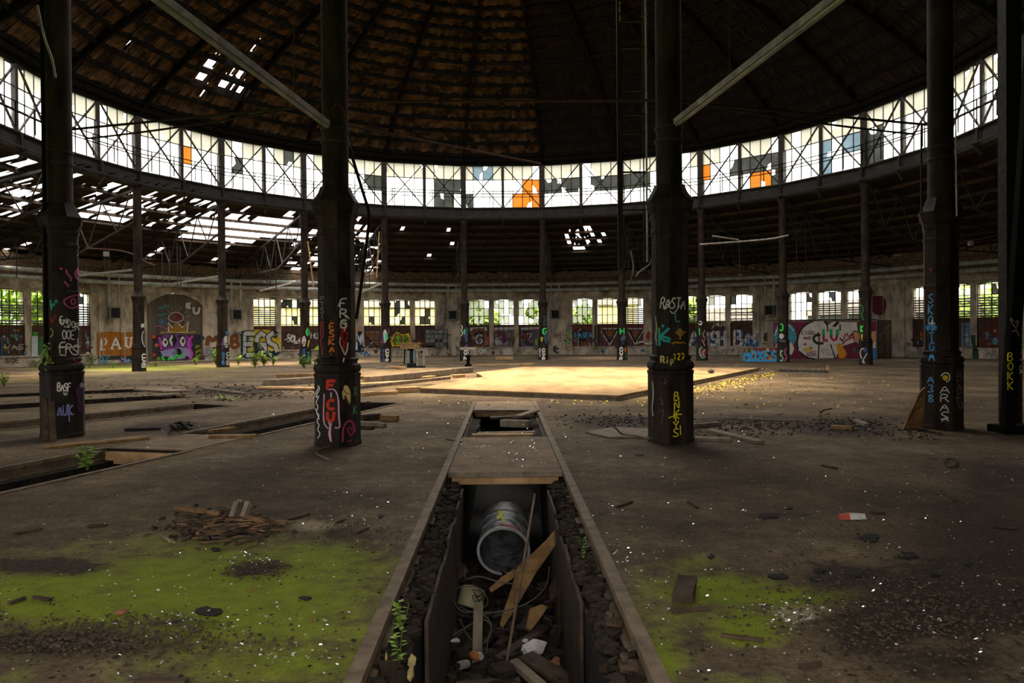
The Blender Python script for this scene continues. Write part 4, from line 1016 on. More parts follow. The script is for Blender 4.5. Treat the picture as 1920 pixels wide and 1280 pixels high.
# drum
def drum():
    fc = D(944, 1033, 8.72); ax = Vector((.03, .97, .24)).normalized(); Lg = .66; r = .285
    X = ax.orthogonal().normalized(); Y = ax.cross(X); M = Matrix(((X.x, Y.x, ax.x, fc.x), (X.y, Y.y, ax.y, fc.y), (X.z, Y.z, ax.z, fc.z), (0, 0, 0, 1)))
    t = thing('steel_drum', 'open paint smeared steel drum lying tilted in the pit', 'drum', fc - Vector((0, 0, .28)))
    dm = mat('drum_paint', (.02, .023, .026), (.17, .175, .18), .5, 9, (1, 1, .3), .2)
    b = MB(); b.lathe([(r, 0), (r, .19), (r + .012, .20), (r + .012, .225), (r, .235), (r, .43), (r + .012, .44), (r + .012, .465), (r, .475), (r, Lg)], 40, M, cap=False); b.lathe([(r - .012, Lg - .02), (r - .012, .02)], 40, M, cap=False); sh = b.build('shell', dm, t, True)
    b = MB(); b.lathe([(0.001, Lg - .03), (r - .005, Lg - .03), (r - .005, Lg - .02), (0.001, Lg - .02)], 40, M, cap=False); b.build('bottom_plate', mat('drum_inside', (.02, .02, .022), (.14, .14, .145), .5, 6, bump=.1), t)
    b = MB()
    for i in range(40):
        pass
    b.lathe([(r - .016, -.006), (r + .014, -.006), (r + .016, .008), (r + .002, .016), (r - .016, .01), (r - .016, -.006)], 40, M, cap=False); b.build('rolled_rim', galv, t, True)
    return t, sh
DRUM, DSH = drum()
# big pale slab
def slab(pxs, name, label, m, th=.035):
    """irregular split board: outline points given with their own depth"""
    pts = [D(x, y, d) for x, y, d in pxs]; c = sum(pts, Vector()) / len(pts)
    n = sum(((pts[i] - c).cross(pts[(i + 1) % len(pts)] - c) for i in range(len(pts))), Vector()).normalized()
    if n.dot(EYE - c) < 0: n = -n
    pts = [p - n * (p - c).dot(n) for p in pts]; mb = MB(); N = len(pts)
    e1 = (pts[1] - pts[0]).normalized(); e2 = n.cross(e1)
    for t in tessellate_polygon([[Vector(((p - c).dot(e1), (p - c).dot(e2), 0)) for p in pts]]): mb.face([pts[i] for i in t]); mb.face([pts[i] - n * th for i in t[::-1]])
    for i in range(N): a, b2 = pts[i], pts[(i + 1) % N]; mb.face([a, b2, b2 - n * th, a - n * th])
    return tag(mb.build(name, m), label, 'plank')
slab([(1049, 979, 7.95), (1054, 992, 7.95), (1050, 1008, 7.9), (1032, 1035, 7.8), (1006, 1072, 7.7), (990, 1100, 7.6), (968, 1138, 7.45), (943, 1176, 7.3), (938, 1168, 7.3), (946, 1140, 7.45), (960, 1100, 7.55), (970, 1062, 7.7), (1000, 1036, 7.8), (1028, 1008, 7.9)], 'split_plank', 'large ochre split plank leaning diagonally beside the drum in the pit', slabwood, .03)
slab([(965, 1066, 7.85), (968, 1080, 7.8), (940, 1098, 7.7), (921, 1110, 7.65), (918, 1102, 7.65), (942, 1080, 7.75)], 'split_plank', 'short ochre splinter below the drum rim in the pit', slabwood, .03)
slab([(1015, 1132, 7.3), (1028, 1136, 7.3), (1012, 1160, 7.2), (996, 1180, 7.1), (988, 1172, 7.1), (993, 1142, 7.25)], 'split_plank', 'ochre torn wood piece right of the big split plank', slabwood, .05)
slab([(1041, 1080, 7.7), (1050, 1092, 7.7), (1045, 1118, 7.6), (1032, 1126, 7.6), (1030, 1100, 7.65)], 'split_plank', 'dark torn wood piece against the right pit wall', oldwood, .05)
slab([(858, 1046, 8.3), (880, 1070, 8.3), (862, 1086, 8.2), (850, 1070, 8.25)], 'split_plank', 'dark brown board piece left of the drum', oldwood, .04)
beam(D(1003, 926, 8.3), D(946, 1266, 6.45), .022, .022, 'iron_bar', 'thin rusty rod standing slanted through the pit beside the drum', 'bar', steel)
beam((-.26, 6.75, -1.22), (-.25, 7.05, -.72), .085, .03, 'upright_lath', 'upright dark lath under the cream canister', 'plank', greywood)
beam(D(1022, 1175, 7.2), D(935, 1235, 6.7), .09, .03, 'dark_plank', 'dark plank lying behind the white scrap in the pit', 'plank', oldwood)
beam(D(962, 1240, 6.5), D(1032, 1300, 6.1), .09, .05, 'grey_plank', 'grey plank end low in the pit on the right', 'plank', greywood)
beam(D(985, 1228, 6.6), D(1085, 1290, 6.2), .18, .03, 'wide_plank', 'wide dark board low in the pit along the right wall', 'plank', oldwood)
beam(D(855, 1285, 6.2), D(975, 1276, 6.25), .10, .03, 'dark_plank', 'dark plank across the bottom of the pit', 'plank', oldwood)
# canister, cans, scraps
c = D(884, 1119, 7.8); M = Matrix.Translation(c) @ Matrix.Rotation(rad(18), 4, 'Y') @ Matrix.Rotation(rad(-20), 4, 'X')
t = thing('broken_canister', 'cream plastic canister with dark drawing lying in the pit', 'canister', c)
cream = mat('cream_plastic', (.26, .22, .12), (.42, .38, .22), .5, 6, bump=0)
b = MB(); b.lathe([(.115, -.10), (.125, -.09), (.125, .06), (.11, .09), (.06, .105), (.03, .11)], 20, M); CAN = b.build('canister_body', cream, t, True)
b = MB(); b.lathe([(.032, .11), (.032, .135), (.028, .14)], 12, M); b.build('neck', plate, t, True)
def can(px, py, d, r, L, rz, label, m, top=galv):
    c = D(px, py, d); M = Matrix.Translation(c) @ Matrix.Rotation(rad(rz), 4, 'Z') @ Matrix.Rotation(rad(78), 4, 'X')
    t = thing('drink_can', label, 'can', c - Vector((0, 0, r)), 0, 'cans in the pit')
    b = MB(); b.lathe([(r * .8, -L / 2), (r, -L / 2 + .012), (r, L / 2 - .015), (r * .78, L / 2)], 18, M); b.build('can_body', m, t, True)
    b = MB(); b.lathe([(r * .76, L / 2 + .001), (r * .76, L / 2 + .004), (r * .5, L / 2 + .002)], 18, M); b.build('can_top', top, t, True)
can(868, 1246, 6.55, .036, .14, -35, 'pale can with black top lying in the pit', trunkm, plate)
can(893, 1229, 6.65, .034, .14, 40, 'orange can lying in the pit beside the pale one', mat('orange_can', (.35, .10, .03), (.55, .22, .08), .4, 20, bump=0))
def crumple(p, s, label, m, name='paper_scrap', cat='paper', sub=2, fl=.6):
    bm = bmesh.new(); bmesh.ops.create_icosphere(bm, subdivisions=sub, radius=1)
    for v in bm.verts: v.co = Vector((v.co.x * s[0], v.co.y * s[1], v.co.z * s[2])) * R.uniform(fl, 1.1)
    me = bpy.data.meshes.new(name); bm.to_mesh(me); bm.free(); me.materials.append(m)
    o = bpy.data.objects.new(name, me); o.location = p; o.rotation_euler = (0, 0, R.uniform(0, 3)); COL.objects.link(o); return tag(o, label, cat)
paper = mat('white_paper', (.45, .43, .40), (.70, .68, .64), .8, 20, bump=0)
brick = mat('brick_red', (.22, .08, .04), (.36, .15, .08), .9, 20, bump=.3)
crumple(D(1000, 1214, 6.85), (.13, .09, .10), 'crumpled white scrap in the pit beside the dark plank', paper, sub=1)
crumple(D(985, 1205, 6.95), (.05, .05, .04), 'small white scrap behind the crumpled one in the pit', paper, sub=1)
crumple(D(854, 1200, 6.9), (.05, .04, .02), 'flat white scrap left of the rod in the pit', paper, sub=1)
crumple(D(1043, 1190, 6.9), (.10, .07, .09), 'dark rusty lump against the right pit wall', soil, 'rusty_lump', 'lump')
crumple(D(1042, 1242, 6.6), (.06, .05, .05), 'orange brown lump low in the pit', brick, 'brick_lump', 'lump')
wirem = mat('brown_wire', (.05, .042, .034), (.12, .10, .08), .6, 4, bump=0)
WL = [([(1030, 1062), (1028, 1090), (1016, 1110), (992, 1130), (960, 1142), (915, 1150), (880, 1148), (862, 1136)], 'long curved wire from the drum to the canister'),
      ([(872, 1060), (872, 1090), (895, 1078), (930, 1090), (965, 1095)], 'wire looping behind the canister'), ([(845, 1100), (850, 1130), (870, 1150), (895, 1145), (920, 1130), (900, 1100), (870, 1098), (852, 1104)], 'ring of wire round the canister'),
      ([(862, 1160), (880, 1200), (905, 1210), (925, 1185), (915, 1160), (890, 1165), (850, 1190)], 'wire tangle below the canister'), ([(880, 1278), (893, 1260), (930, 1238), (970, 1236), (985, 1220), (975, 1208), (955, 1206)], 'grey wire curling along the pit bottom'),
      ([(905, 1150), (925, 1170), (915, 1195), (912, 1225)], 'short wire dropping right of the lath'), ([(1048, 1230), (1068, 1240), (1075, 1262), (1072, 1275)], 'short wire hoop at the right pit wall')]
for L, lb in WL: cable([D(x, y, 7.62 - (y - 1060) * .0046 + R.uniform(-.04, .04)) for x, y in L], .006, lb, wirem, 'wire_loop', 'wire', 'wires in the pit', 2)
rustdark = mat('dark_rust', (.03, .018, .010), (.10, .06, .035), .9, 18, bump=.3)
heapwood = mat('rotten_wood', (.07, .036, .017), (.24, .135, .065), .9, 7, bump=.4)
# timber lining of the pit walls
for s, y0, y1, lb in ((-1, 5.0, 7.6, 'dark timber board lining the left pit wall, nearer one'), (-1, 7.75, 9.4, 'dark timber board lining the left pit wall, farther one'), (1, 5.3, 7.3, 'green tinged boards lining the right pit wall'), (1, 7.5, 9.4, 'dark board lining the right pit wall, farther one')):
    b = MB(); n = 4
    for i in range(n):
        a, c = y0 + (y1 - y0) * i / n, y0 + (y1 - y0) * (i + 1) / n - .01; z = -.14 + R.uniform(-.05, .02)
        b.lbox(min(s * .50, s * .525), max(s * .50, s * .525), a, c, -1.22, z)
    tag(b.build('lining_board', oldwood, weld=False), lb, 'board', 'boards lining the pit')
def rubble(name, label, pts, m, smin, smax, cat='rubble'):
    b = MB()
    for p in pts:
        s = R.uniform(smin, smax); M = Matrix.Translation(p) @ Matrix.Rotation(R.uniform(0, 6), 4, 'Z') @ Matrix.Rotation(R.uniform(-.5, .5), 4, 'X')
        b.hexa([M @ Vector((x * s * R.uniform(.6, 1.2), y * s * R.uniform(.5, 1.1), z * s * R.uniform(.2, .6))) for z in (-1, 1) for x, y in ((-1, -1), (1, -1), (1, 1), (-1, 1))])
    return tag(b.build(name, m, weld=False), label, cat, None, 'stuff')
pts = []
for i in range(900):
    s = R.choice((-1, 1)); pts.append(Vector((s * R.uniform(.56, .70), 3.2 + 6.4 * R.random(), -.155 + R.uniform(-.01, .04))))
rubble('ledge_rubble', 'dark crumbled rubble along both ledges of the open pit', pts, soil, .012, .05)
pts = [Vector((R.uniform(-.5, .5), R.uniform(5.6, 9.5), -1.23 + abs(R.gauss(0, .06)))) for _ in range(700)]
rubble('pit_rubble', 'dark rubble covering the bottom of the open pit', pts, soil, .02, .09)
rubble('drum_rubble', 'rubble mound under the drum in the pit', [Vector((R.uniform(-.45, .45), R.uniform(8.3, 9.5), -1.22 + R.random() * .22)) for _ in range(260)], soil, .04, .10)
for i, (px, py, lb) in enumerate(((1150, 1166, 'rusty rail clamp on the right pit ledge, nearer the middle'), (1178, 1248, 'rusty rail clamp on the right pit ledge, nearest the camera'))):
    p = G(px, py, -.10); t = thing('rail_clamp', lb, 'clamp', p, 0, 'rail clamps')
    b = MB(); b.box(p + Vector((0, 0, .0)), (.10, .08, .04)); b.build('clamp_plate', rustdark, t)
    b = MB(); b.lathe([(.02, 0), (.02, .02), (.026, .02), (.026, .035)], 6, Matrix.Translation(p + Vector((-.02, 0, .03)))); b.build('bolt', rustdark, t)
def lump(px, py, s, label, m=brick, name='brick_chunk', cat='brick', z=None, n=1):
    p = G(px, py, s * .4 if z is None else z); return crumple(p, (s, s * .7, s * .5), label, m, name, cat, n, .75)
lump(752, 1160, .05, 'small square brick piece on the left pit ledge', steel, z=-.11)
lump(790, 1090, .06, 'loose brick piece on the left pit ledge by the drum', soil, z=-.11)

# ================================================================== THINGS ON THE FLOOR
lump(228, 1147, .045, 'orange brick chunk on the moss on the left')
lump(471, 1105, .022, 'tiny red brick bit on the moss'), lump(583, 1164, .02, 'tiny orange splinter on the moss')
lump(1362, 1300, .03, 'orange bit at the bottom edge') if False else None
# packet
p = G(1597, 968, .02); t = thing('crushed_packet', 'crushed red and white packet on the dark floor at the right', 'packet', p)
b = MB(); b.hexa([p + Vector(v) for v in ((-.12, -.03, -.02), (-.03, -.04, -.02), (-.03, .04, -.02), (-.11, .04, -.02), (-.12, -.03, .02), (-.03, -.03, .035), (-.03, .03, .03), (-.11, .03, .015))]); b.build('red_end', mat('packet_red', (.40, .05, .03), (.55, .12, .08), .5, 30, bump=0), t)
b = MB(); b.hexa([p + Vector(v) for v in ((-.03, -.04, -.02), (.12, -.03, -.02), (.12, .05, -.02), (-.03, .04, -.02), (-.03, -.03, .035), (.11, -.02, .03), (.10, .04, .02), (-.03, .03, .03))]); b.build('white_end', paper, t)
# short plank on the moss
q0, q1 = G(1281, 1122, .03), G(1286, 1082, .05); mb = MB(); mb.hexa([q0 + Vector((-.07, 0, -.03)), q0 + Vector((.07, 0, -.03)), q1 + Vector((.075, 0, -.03)), q1 + Vector((-.06, .02, -.03)), q0 + Vector((-.07, 0, .03)), q0 + Vector((.06, .01, .03)), q1 + Vector((.085, .03, .0)), q1 + Vector((-.05, 0, .02))])
tag(mb.build('short_plank', oldwood), 'short dark plank end lying on the moss right of the pit', 'plank')
beam(G(255, 1277, .02), G(350, 1279, .02), .05, .03, 'short_plank', 'brown plank end at the bottom left edge', 'plank', oldwood)
# rotten timber pile left
gs = 'pieces of the rotten timber heap'
T = [((330, 952), (412, 962), .07, .05, 'long pale splinter on the left of the rotten heap', heapwood), ((455, 968), (500, 978), .06, .05, 'brown splinter right of the rotten heap centre', heapwood), ((492, 979), (537, 979), .075, .05, 'ochre stick end on the right of the rotten heap', heapwood),
     ((405, 958), (470, 952), .05, .03, 'thin dark stick at the back of the rotten heap', oldwood), ((385, 1008), (440, 972), .08, .04, 'dark splintered stick on the front of the rotten heap', oldwood), ((370, 1000), (425, 965), .05, .03, 'brown splinter across the front of the rotten heap', heapwood),
     ((460, 993), (523, 996), .03, .02, 'thin twig in front of the rotten heap', oldwood), ((302, 1003), (328, 1017), .03, .02, 'short twig left of the rotten heap', greywood), ((400, 1010), (448, 996), .05, .03, 'front stick of the rotten heap', oldwood)]
for a, c, w, h, lb, m in T: fbeam(a, c, w * .6, h * .7, R.uniform(.02, .06), lb, m, gs, 'timber_splinter', 'splinter')
for i, (x, y) in enumerate(((432, 972), (444, 968), (452, 972))):
    p = G(x, y + 8, .0); b = MB(); b.bar(p, p + Vector((R.uniform(-.04, .04), .10, .17)), .05, .05); tag(b.build('wood_stub', greywood), 'grey rotten wood stub in the heap, ' + ['left one', 'middle one', 'right one'][i], 'stub', gs)
pts = []
for i in range(420):
    x, y = R.gauss(420, 45), R.gauss(985, 13); p = G(x, y, .01); pts.append(p)
rubble('wood_crumbs', 'brown wood crumbs around the rotten timber heap on the left', pts, oldwood, .008, .03, 'crumbs')
b = MB()
for i in range(150):
    p = G(R.gauss(425, 42), R.gauss(985, 13), R.uniform(.01, .06)); a = R.choice((R.gauss(.3, .3), R.gauss(2.7, .4))); L = R.uniform(.05, .22); d = Vector((cos(a), sin(a), R.uniform(-.15, .15))) * L
    b.bar(p - d / 2, p + d / 2, R.uniform(.008, .022), R.uniform(.006, .014), R.randrange(2))
tag(b.build('wood_splinters', [heapwood, oldwood], weld=False), 'fine brown splinters spilling from the rotten timber heap', 'splinters', None, 'stuff')
# twigs
for i, (a, c, lb) in enumerate((((27, 1000), (80, 991), 'dark stick on the grey floor at the far left'), ((16, 1131), (47, 1120), 'dark stick on the moss at the left edge'), ((63, 1119), (95, 1124), 'brown twig on the moss near the left edge'), ((165, 985), (200, 984), 'thin twig on the grey floor left of the heap'),
       ((535, 976), (580, 963), 'twig right of the rotten heap, nearer'), ((630, 980), (645, 974), 'twig left of the pit rail'), ((1260, 1145), (1332, 1140), 'thin stick below the short plank on the moss'), ((1352, 1190), (1432, 1200), 'thin stick on the lower right moss'), ((1500, 1250), (1540, 1243), 'dark stick near the bottom right'),
       ((1290, 940), (1308, 952), 'little twig right of the pit, upper'), ((1540, 872), (1570, 878), 'dark stick in the right floor middle'), ((1766, 920), (1790, 938), 'straw on the right floor'), ((1860, 986), (1905, 989), 'dark stick at the far right'), ((1630, 960), (1660, 962), 'dark stick right of the packet'),
       ((1155, 950), (1185, 940), 'small twig right of the pit rail'), ((665, 1000), (690, 990), 'small twig by the left pit rail'))):
    fbeam(a, c, .025, .02, .012, lb, oldwood, 'sticks on the floor', 'stick', 'stick')
def flake(px, py, rx, ry, label, m=plate, name='tar_flake', cat='flake', g='black flakes on the floor'):
    c = G(px, py, 0); n = 12; pts = []
    for i in range(n):
        a = 2 * math.pi * i / n; p = G(px + rx * cos(a) * R.uniform(.55, 1.15), py + ry * sin(a) * R.uniform(.55, 1.15)); pts.append((p.x, p.y))
    b = MB(); b.prism(pts, .003, .011); return tag(b.build(name, m), label, cat, g)
for px, py, rx, ry, lb in ((1632, 1009, 22, 9, 'largest black flake, below the red and white packet'), (1702, 1043, 21, 8, 'black flake right of the largest one'), (1533, 1087, 18, 5, 'long black flake above the pale patch'), (1460, 1082, 24, 6, 'ragged black flake on the upper edge of the right moss'), (1333, 1044, 9, 4, 'small black flake above the short plank'),
        (1610, 1079, 18, 5, 'black flake at the edge of the dark soil'), (1536, 1071, 12, 6, 'cracked black flake above the long one'), (1752, 1079, 10, 4, 'small black flake on the dark soil'), (1815, 1060, 8, 3, 'tiny black flake far right'), (388, 1148, 34, 9, 'black flake on the moss near the dirt streak'), (573, 1123, 13, 4, 'small black flake on the moss near the rail'),
        (404, 1031, 11, 4, 'black scrap on the moss below the heap'), (714, 968, 6, 4, 'small dark stone left of the pit rail'), (1197, 853, 9, 3, 'small black disc before the 127 column'), (1480, 953, 10, 3, 'black scrap left of the packet'), (1440, 968, 20, 5, 'flat dark scrap on the right floor')):
    flake(px, py, rx, ry, lb)
# floor plate and scraps by the 127 column
b = MB(); b.prism([(p.x, p.y) for p in (G(1098, 812), G(1140, 822), G(1216, 822), G(1222, 806), G(1150, 803))], .005, .03); tag(b.build('floor_plate', steel), 'brown plate lying on the floor left of the 127 column', 'plate')
cable([G(1148, 796, .25), G(1158, 806, .15), G(1166, 815, .05), G(1195, 816, .05), G(1218, 823, .04)], .014, 'bent pale rod on the brown plate left of the 127 column', steel, 'bent_rod', 'rod')
cable([G(640, 833, .02), G(606, 838, .02), G(588, 848, .02), G(605, 856, .02), G(618, 862, .02)], .012, 'curved wire on the floor in front of the ESKA column', greywood, 'floor_wire', 'wire')
cable([G(1538, 774, .02), G(1545, 768, .10), G(1560, 766, .05)], .015, 'short bent hose on the floor right of the 127 column', plate, 'floor_hose', 'hose')
cable([G(1783 + 12 * cos(a * .7), 868 + 9 * sin(a * .7), .02) for a in range(10)], .008, 'ring of wire on the floor at the right', plate, 'floor_wire', 'wire')
for a, c, w, h, m, lb in (((678, 783), (712, 780), .12, .12, oldwood, 'dark timber block right of the ESKA column, upper'), ((715, 783), (746, 784), .14, .12, slabwood, 'short timber end right of the ESKA column'), ((672, 793), (722, 797), .10, .08, greywood, 'grey broken timber right of the ESKA column, lower'), ((672, 800), (700, 802), .08, .06, oldwood, 'dark timber scrap at the foot of the ESKA column'),
        ((1298, 798), (1350, 794), .10, .07, greywood, 'grey board right of the 127 column'), ((1330, 806), (1425, 829), .16, .05, greywood, 'long ragged grey board right of the 127 column'), ((1303, 822), (1370, 824), .25, .05, greywood, 'wide ragged board in front of the 127 column, right'), ((1358, 784), (1490, 789), .06, .04, greywood, 'thin long lath behind the ragged boards'),
        ((1560, 800), (1600, 803), .12, .07, slabwood, 'ochre scrap in the rubble on the right'), ((1605, 788), (1625, 797), .10, .06, greywood, 'pale scrap in the rubble on the right'), ((85, 838), (275, 820), .30, .04, slabwood, 'long brown board between the left pits'), ((395, 818), (478, 817), .22, .05, slabwood, 'brown plank at the corner of the second left pit'),
        ((395, 808), (440, 802), .14, .05, slabwood, 'short brown board lying on the left pit corner'), ((235, 805), (300, 803), .14, .05, plate, 'black flat strip left of the cable heap')):
    fbeam(a, c, w, h, h * .55, lb, m, 'boards and scraps on the floor', 'scrap_board', 'board')
M = frame_pit(-1); b = MB(); b.lbox(-.70, .70, 19.2, 20.85, -.04, .01, M); tag(b.build('pit_cover', coverm), 'dusty board bridge between the two left pits', 'cover'); b = MB(); b.lbox(-.70, .70, 20.9, 20.99, -.22, -.04, M); tag(b.build('cross_timber', palewood), 'orange timber across the end of the left pit', 'beam')
for i in range(5):
    ps = [G(340 + R.uniform(-26, 26), 797 + R.uniform(-8, 8), .02 + .03 * i) for _ in range(7)]; cable(ps, .022, 'coil of black cable in the heap on the left floor, ' + ['bottom', 'lower', 'middle', 'upper', 'top'][i] + ' one', plate, 'cable_coil', 'cable', 'black cable heap')
crumbm = mat('floor_crumbs', (.03, .021, .013), (.10, .07, .045), .95, 30, bump=0)
def heap(cx, cy, sx, sy, n, label, m, smin, smax, name='floor_rubble'):
    rubble(name, label, [G(R.gauss(cx, sx), R.gauss(cy, sy), .012) for _ in range(n)], m, smin, smax)
heap(1590, 796, 50, 8, 240, 'dark rubble strewn on the floor between the thick right columns', crumbm, .008, .028)
heap(1400, 800, 70, 10, 220, 'dark rubble strewn right of the 127 column', crumbm, .008, .026)
heap(1150, 786, 50, 7, 200, 'dark rubble behind the brown plate', crumbm, .008, .026)
heap(1700, 812, 40, 6, 90, 'rubble at the foot of the leaning tan board', crumbm, .008, .024)
heap(180, 1195, 150, 22, 1300, 'dark crumbs in the streak over the moss on the left', crumbm, .003, .011)
heap(1700, 1150, 150, 50, 1300, 'dark crumbs on the black soil on the right', crumbm, .003, .012)
heap(480, 1068, 40, 10, 200, 'dark crumbs on the moss near its middle', crumbm, .003, .010)
heap(660, 1000, 60, 14, 200, 'brown crumbs left of the pit rail', crumbm, .003, .010)
heap(420, 735, 120, 8, 300, 'dark rubble between the tracks left of the ESKA column', crumbm, .015, .05)
for i, (x, y, s, lb) in enumerate(((1333, 696, .22, 'grey stone on the wide platform right of the 127 column'),)): lump(x, y, s, lb, slatm, 'stone', 'stone', .22, 1)
# glass splinters, leaves
def inpit(p):
    if p.y > 9.6 and abs(p.x) < .8: return False
    for k, r0, r1 in PITS:
        q = frame_pit(k).inverted() @ p
        if abs(q.x) < .81 and r0 - .05 < q.y < r1 + .05: return True
    return False
dpts = [G(x, y, 0) for x, y in DECKP]
def ondeck(p):
    ins = False; n = len(dpts)
    for i in range(n):
        a, c = dpts[i], dpts[i - 1]
        if (a.y > p.y) != (c.y > p.y) and p.x < (c.x - a.x) * (p.y - a.y) / (c.y - a.y) + a.x: ins = not ins
    return ins
def chips(name, label, cat, pts, m, smin, smax, tilt=.5, z=.008):
    b = MB()
    for p in pts:
        if inpit(p): continue
        if math.hypot(p.x, p.y - CY) > 32: continue
        s = R.uniform(smin, smax) * (1 + p.y * .012); zz = .158 if ondeck(p) else z
        M = Matrix.Translation((p.x, p.y, zz + s * .3)) @ Matrix.Rotation(R.uniform(0, 6.3), 4, 'Z') @ Matrix.Rotation(R.uniform(-tilt, tilt), 4, 'X') @ Matrix.Rotation(R.uniform(-tilt, tilt), 4, 'Y')
        n = R.choice((3, 4, 4, 5)); b.face([M @ Vector((s * cos(2 * math.pi * i / n) * R.uniform(.6, 1.2), s * .7 * sin(2 * math.pi * i / n) * R.uniform(.6, 1.2), 0)) for i in range(n)])
    return tag(b.build(name, m, weld=False), label, cat, None, 'stuff')
splm = mat('glass_splinter', (.75, .78, .78), (.92, .94, .93), .3, 30, bump=0, spec=1.0, metal=.6)
pts = [G(R.uniform(-60, 1980), 640 + 60 + 580 * R.random() ** 1.6, 0) for _ in range(1500)]
for cx, cy, sx, sy, n in ((960, 845, 60, 14, 140), (700, 775, 120, 22, 160), (1450, 790, 140, 24, 140), (660, 965, 40, 30, 70), (1160, 1055, 35, 30, 90), (1490, 1165, 22, 14, 70), (480, 1050, 50, 10, 45), (330, 1165, 90, 16, 70), (900, 830, 50, 12, 60), (450, 800, 140, 30, 130), (1600, 960, 140, 40, 90), (1800, 1170, 80, 40, 60), (1450, 1140, 70, 12, 40), (560, 1220, 60, 14, 40), (1000, 790, 50, 20, 60), (1150, 740, 200, 10, 120)):
    pts += [G(R.gauss(cx, sx), max(690, R.gauss(cy, sy)), 0) for _ in range(n)]
chips('glass_splinters', 'white glinting glass splinters scattered over the whole floor', 'splinters', pts, splm, .005, .015)
lfm = mat('yellow_leaf', (.42, .28, .02), (.70, .52, .05), .6, 12, bump=0)
pts = [G(R.uniform(1300, 1475) , 0, 0) if False else None for _ in range(0)]
for i in range(700):
    t = R.random() ** .8; x = 1195 + 260 * t; y = 751 - 55 * t + abs(R.gauss(0, 4 + 10 * (1 - t))) ; pts.append(G(x, y, 0))
pts += [G(R.uniform(790, 1200), 752 + abs(R.gauss(0, 6)) + (R.uniform(0, 1) * 0), 0) for _ in range(50)] + [G(R.gauss(1450, 110), max(692, R.gauss(725, 22)), 0) for _ in range(230)]
chips('fallen_leaves', 'yellow fallen leaves heaped along the right edge of the wide platform', 'leaves', pts, lfm, .02, .045, .7)
chips('dark_crumbs', 'dark crumbs and dirt specks scattered over the whole floor', 'dirt', [G(R.uniform(-60, 1980), 700 + 580 * R.random() ** 1.5, 0) for _ in range(1800)], soil, .006, .022, .3)
# weeds
def weed(p, h, label, n=26, m=leafm, name='weed', sp=.5):
    t = thing(name, label, 'weed', p, 0, 'weeds'); f = MB(); st = MB()
    for s in range(max(3, n // 5)):
        d = Vector((R.gauss(0, .3), R.gauss(0, .3), 1)).normalized(); tip = p + d * h * R.uniform(.6, 1); tip.z = max(tip.z, .05); st.tube([p, p.lerp(tip, .5) + Vector((R.uniform(-.03, .03) * h, 0, 0)), tip], h * .012, 4)
        for j in range(7):
            q = p.lerp(tip, min(1, .25 + .12 * j)); u = Vector((R.gauss(0, 1), R.gauss(0, 1), R.uniform(-.2, .5))).normalized(); w = u.cross(Vector((0, 0, 1))).normalized(); L = h * R.uniform(.22, .4)
            f.face([q, q + u * L * .5 + w * L * .28, q + u * L, q + u * L * .5 - w * L * .28])
    st.build('stems', leafd, t, weld=False); f.build('leaves', m, t, weld=False)
weed(G(146, 866, 0) + Vector((0, .25, -.16)), .42, 'bright weed growing from the left pit', 40)
for x, y, h, lb in ((405, 684, 1.5, 'large weed at the foot of the arched gate on the right'), (447, 684, .9, 'weed beside the blue and white pedestal'), (478, 689, 1.1, 'weed below the silver lettering, left'), (495, 686, 1.3, 'weed below the silver lettering, middle'), (512, 685, .8, 'weed below the silver lettering, right'), (570, 690, 1.1, 'weed at the foot of the far column left of the ESKA column'),
        (590, 684, .7, 'small weed just left of the ESKA column'), (172, 684, 1.0, 'weed right of the pink eye column'), (367, 684, .7, 'small weed under the arched gate mural'), (292, 687, .5, 'tiny weed by the OVB column'), (8, 725, .7, 'low weed at the left edge'), (168, 690, .5, 'low weed below the PAU panel'), (212, 690, .5, 'second low weed below the PAU panel')):
    weed(G(x, y, 0), h * .75, lb, 60)
for x, y, h, lb in ((403, 772, .45, 'left sprout in the trench on the left'), (426, 770, .6, 'middle tall sprout in the trench on the left'), (442, 769, .45, 'right sprout in the trench on the left')): weed(G(x, y, -.3), h, lb, 10)
weed(Vector((-.66, 4.85, -.15)), .20, 'small green weed on the left pit ledge near the camera', 16); weed(Vector((-.60, 4.35, -.16)), .14, 'tiny weed on the left pit ledge at the bottom edge', 10); weed(Vector((.62, 6.3, -.15)), .10, 'tiny green weed on the right pit ledge', 8)
dry = mat('dry_leaf', (.22, .17, .06), (.38, .30, .13), .7, 12, bump=0)
for i, (x, y, lb) in enumerate(((724, 1236, 'curled dry leaf on the left pit ledge, left'), (772, 1240, 'curled dry leaf on the left pit ledge, right'), (769, 1262, 'dry leaf on the left pit ledge at the bottom'))): crumple(G(x, y, -.10), (.03, .012, .045), lb, dry, 'dry_leaf', 'leaf', 1, .7)
a = D(91, 690, 13.25); t = thing('ivy', 'small ivy clump growing round the standpipe beside the pink eye column', 'ivy', Vector((a.x, a.y, 0))); f = MB()
for i in range(45):
    q = Vector((a.x + R.gauss(-.02, .05), a.y - .06 + R.gauss(0, .04), 1.38 + R.gauss(0, .11))); u = Vector((R.gauss(0, 1), R.gauss(0, .4), R.gauss(0, 1))).normalized(); w = u.cross(Vector((0, 1, 0))).normalized(); f.face([q, q + u * .03 + w * .022, q + u * .06, q + u * .03 - w * .022])
f.build('leaves', leafd, t, weld=False); b = MB(); b.tube([Vector((a.x, a.y - .05, 0)), Vector((a.x + .02, a.y - .06, .6)), Vector((a.x - .01, a.y - .05, 1.5))], .008, 4); b.build('stem', bark, t)

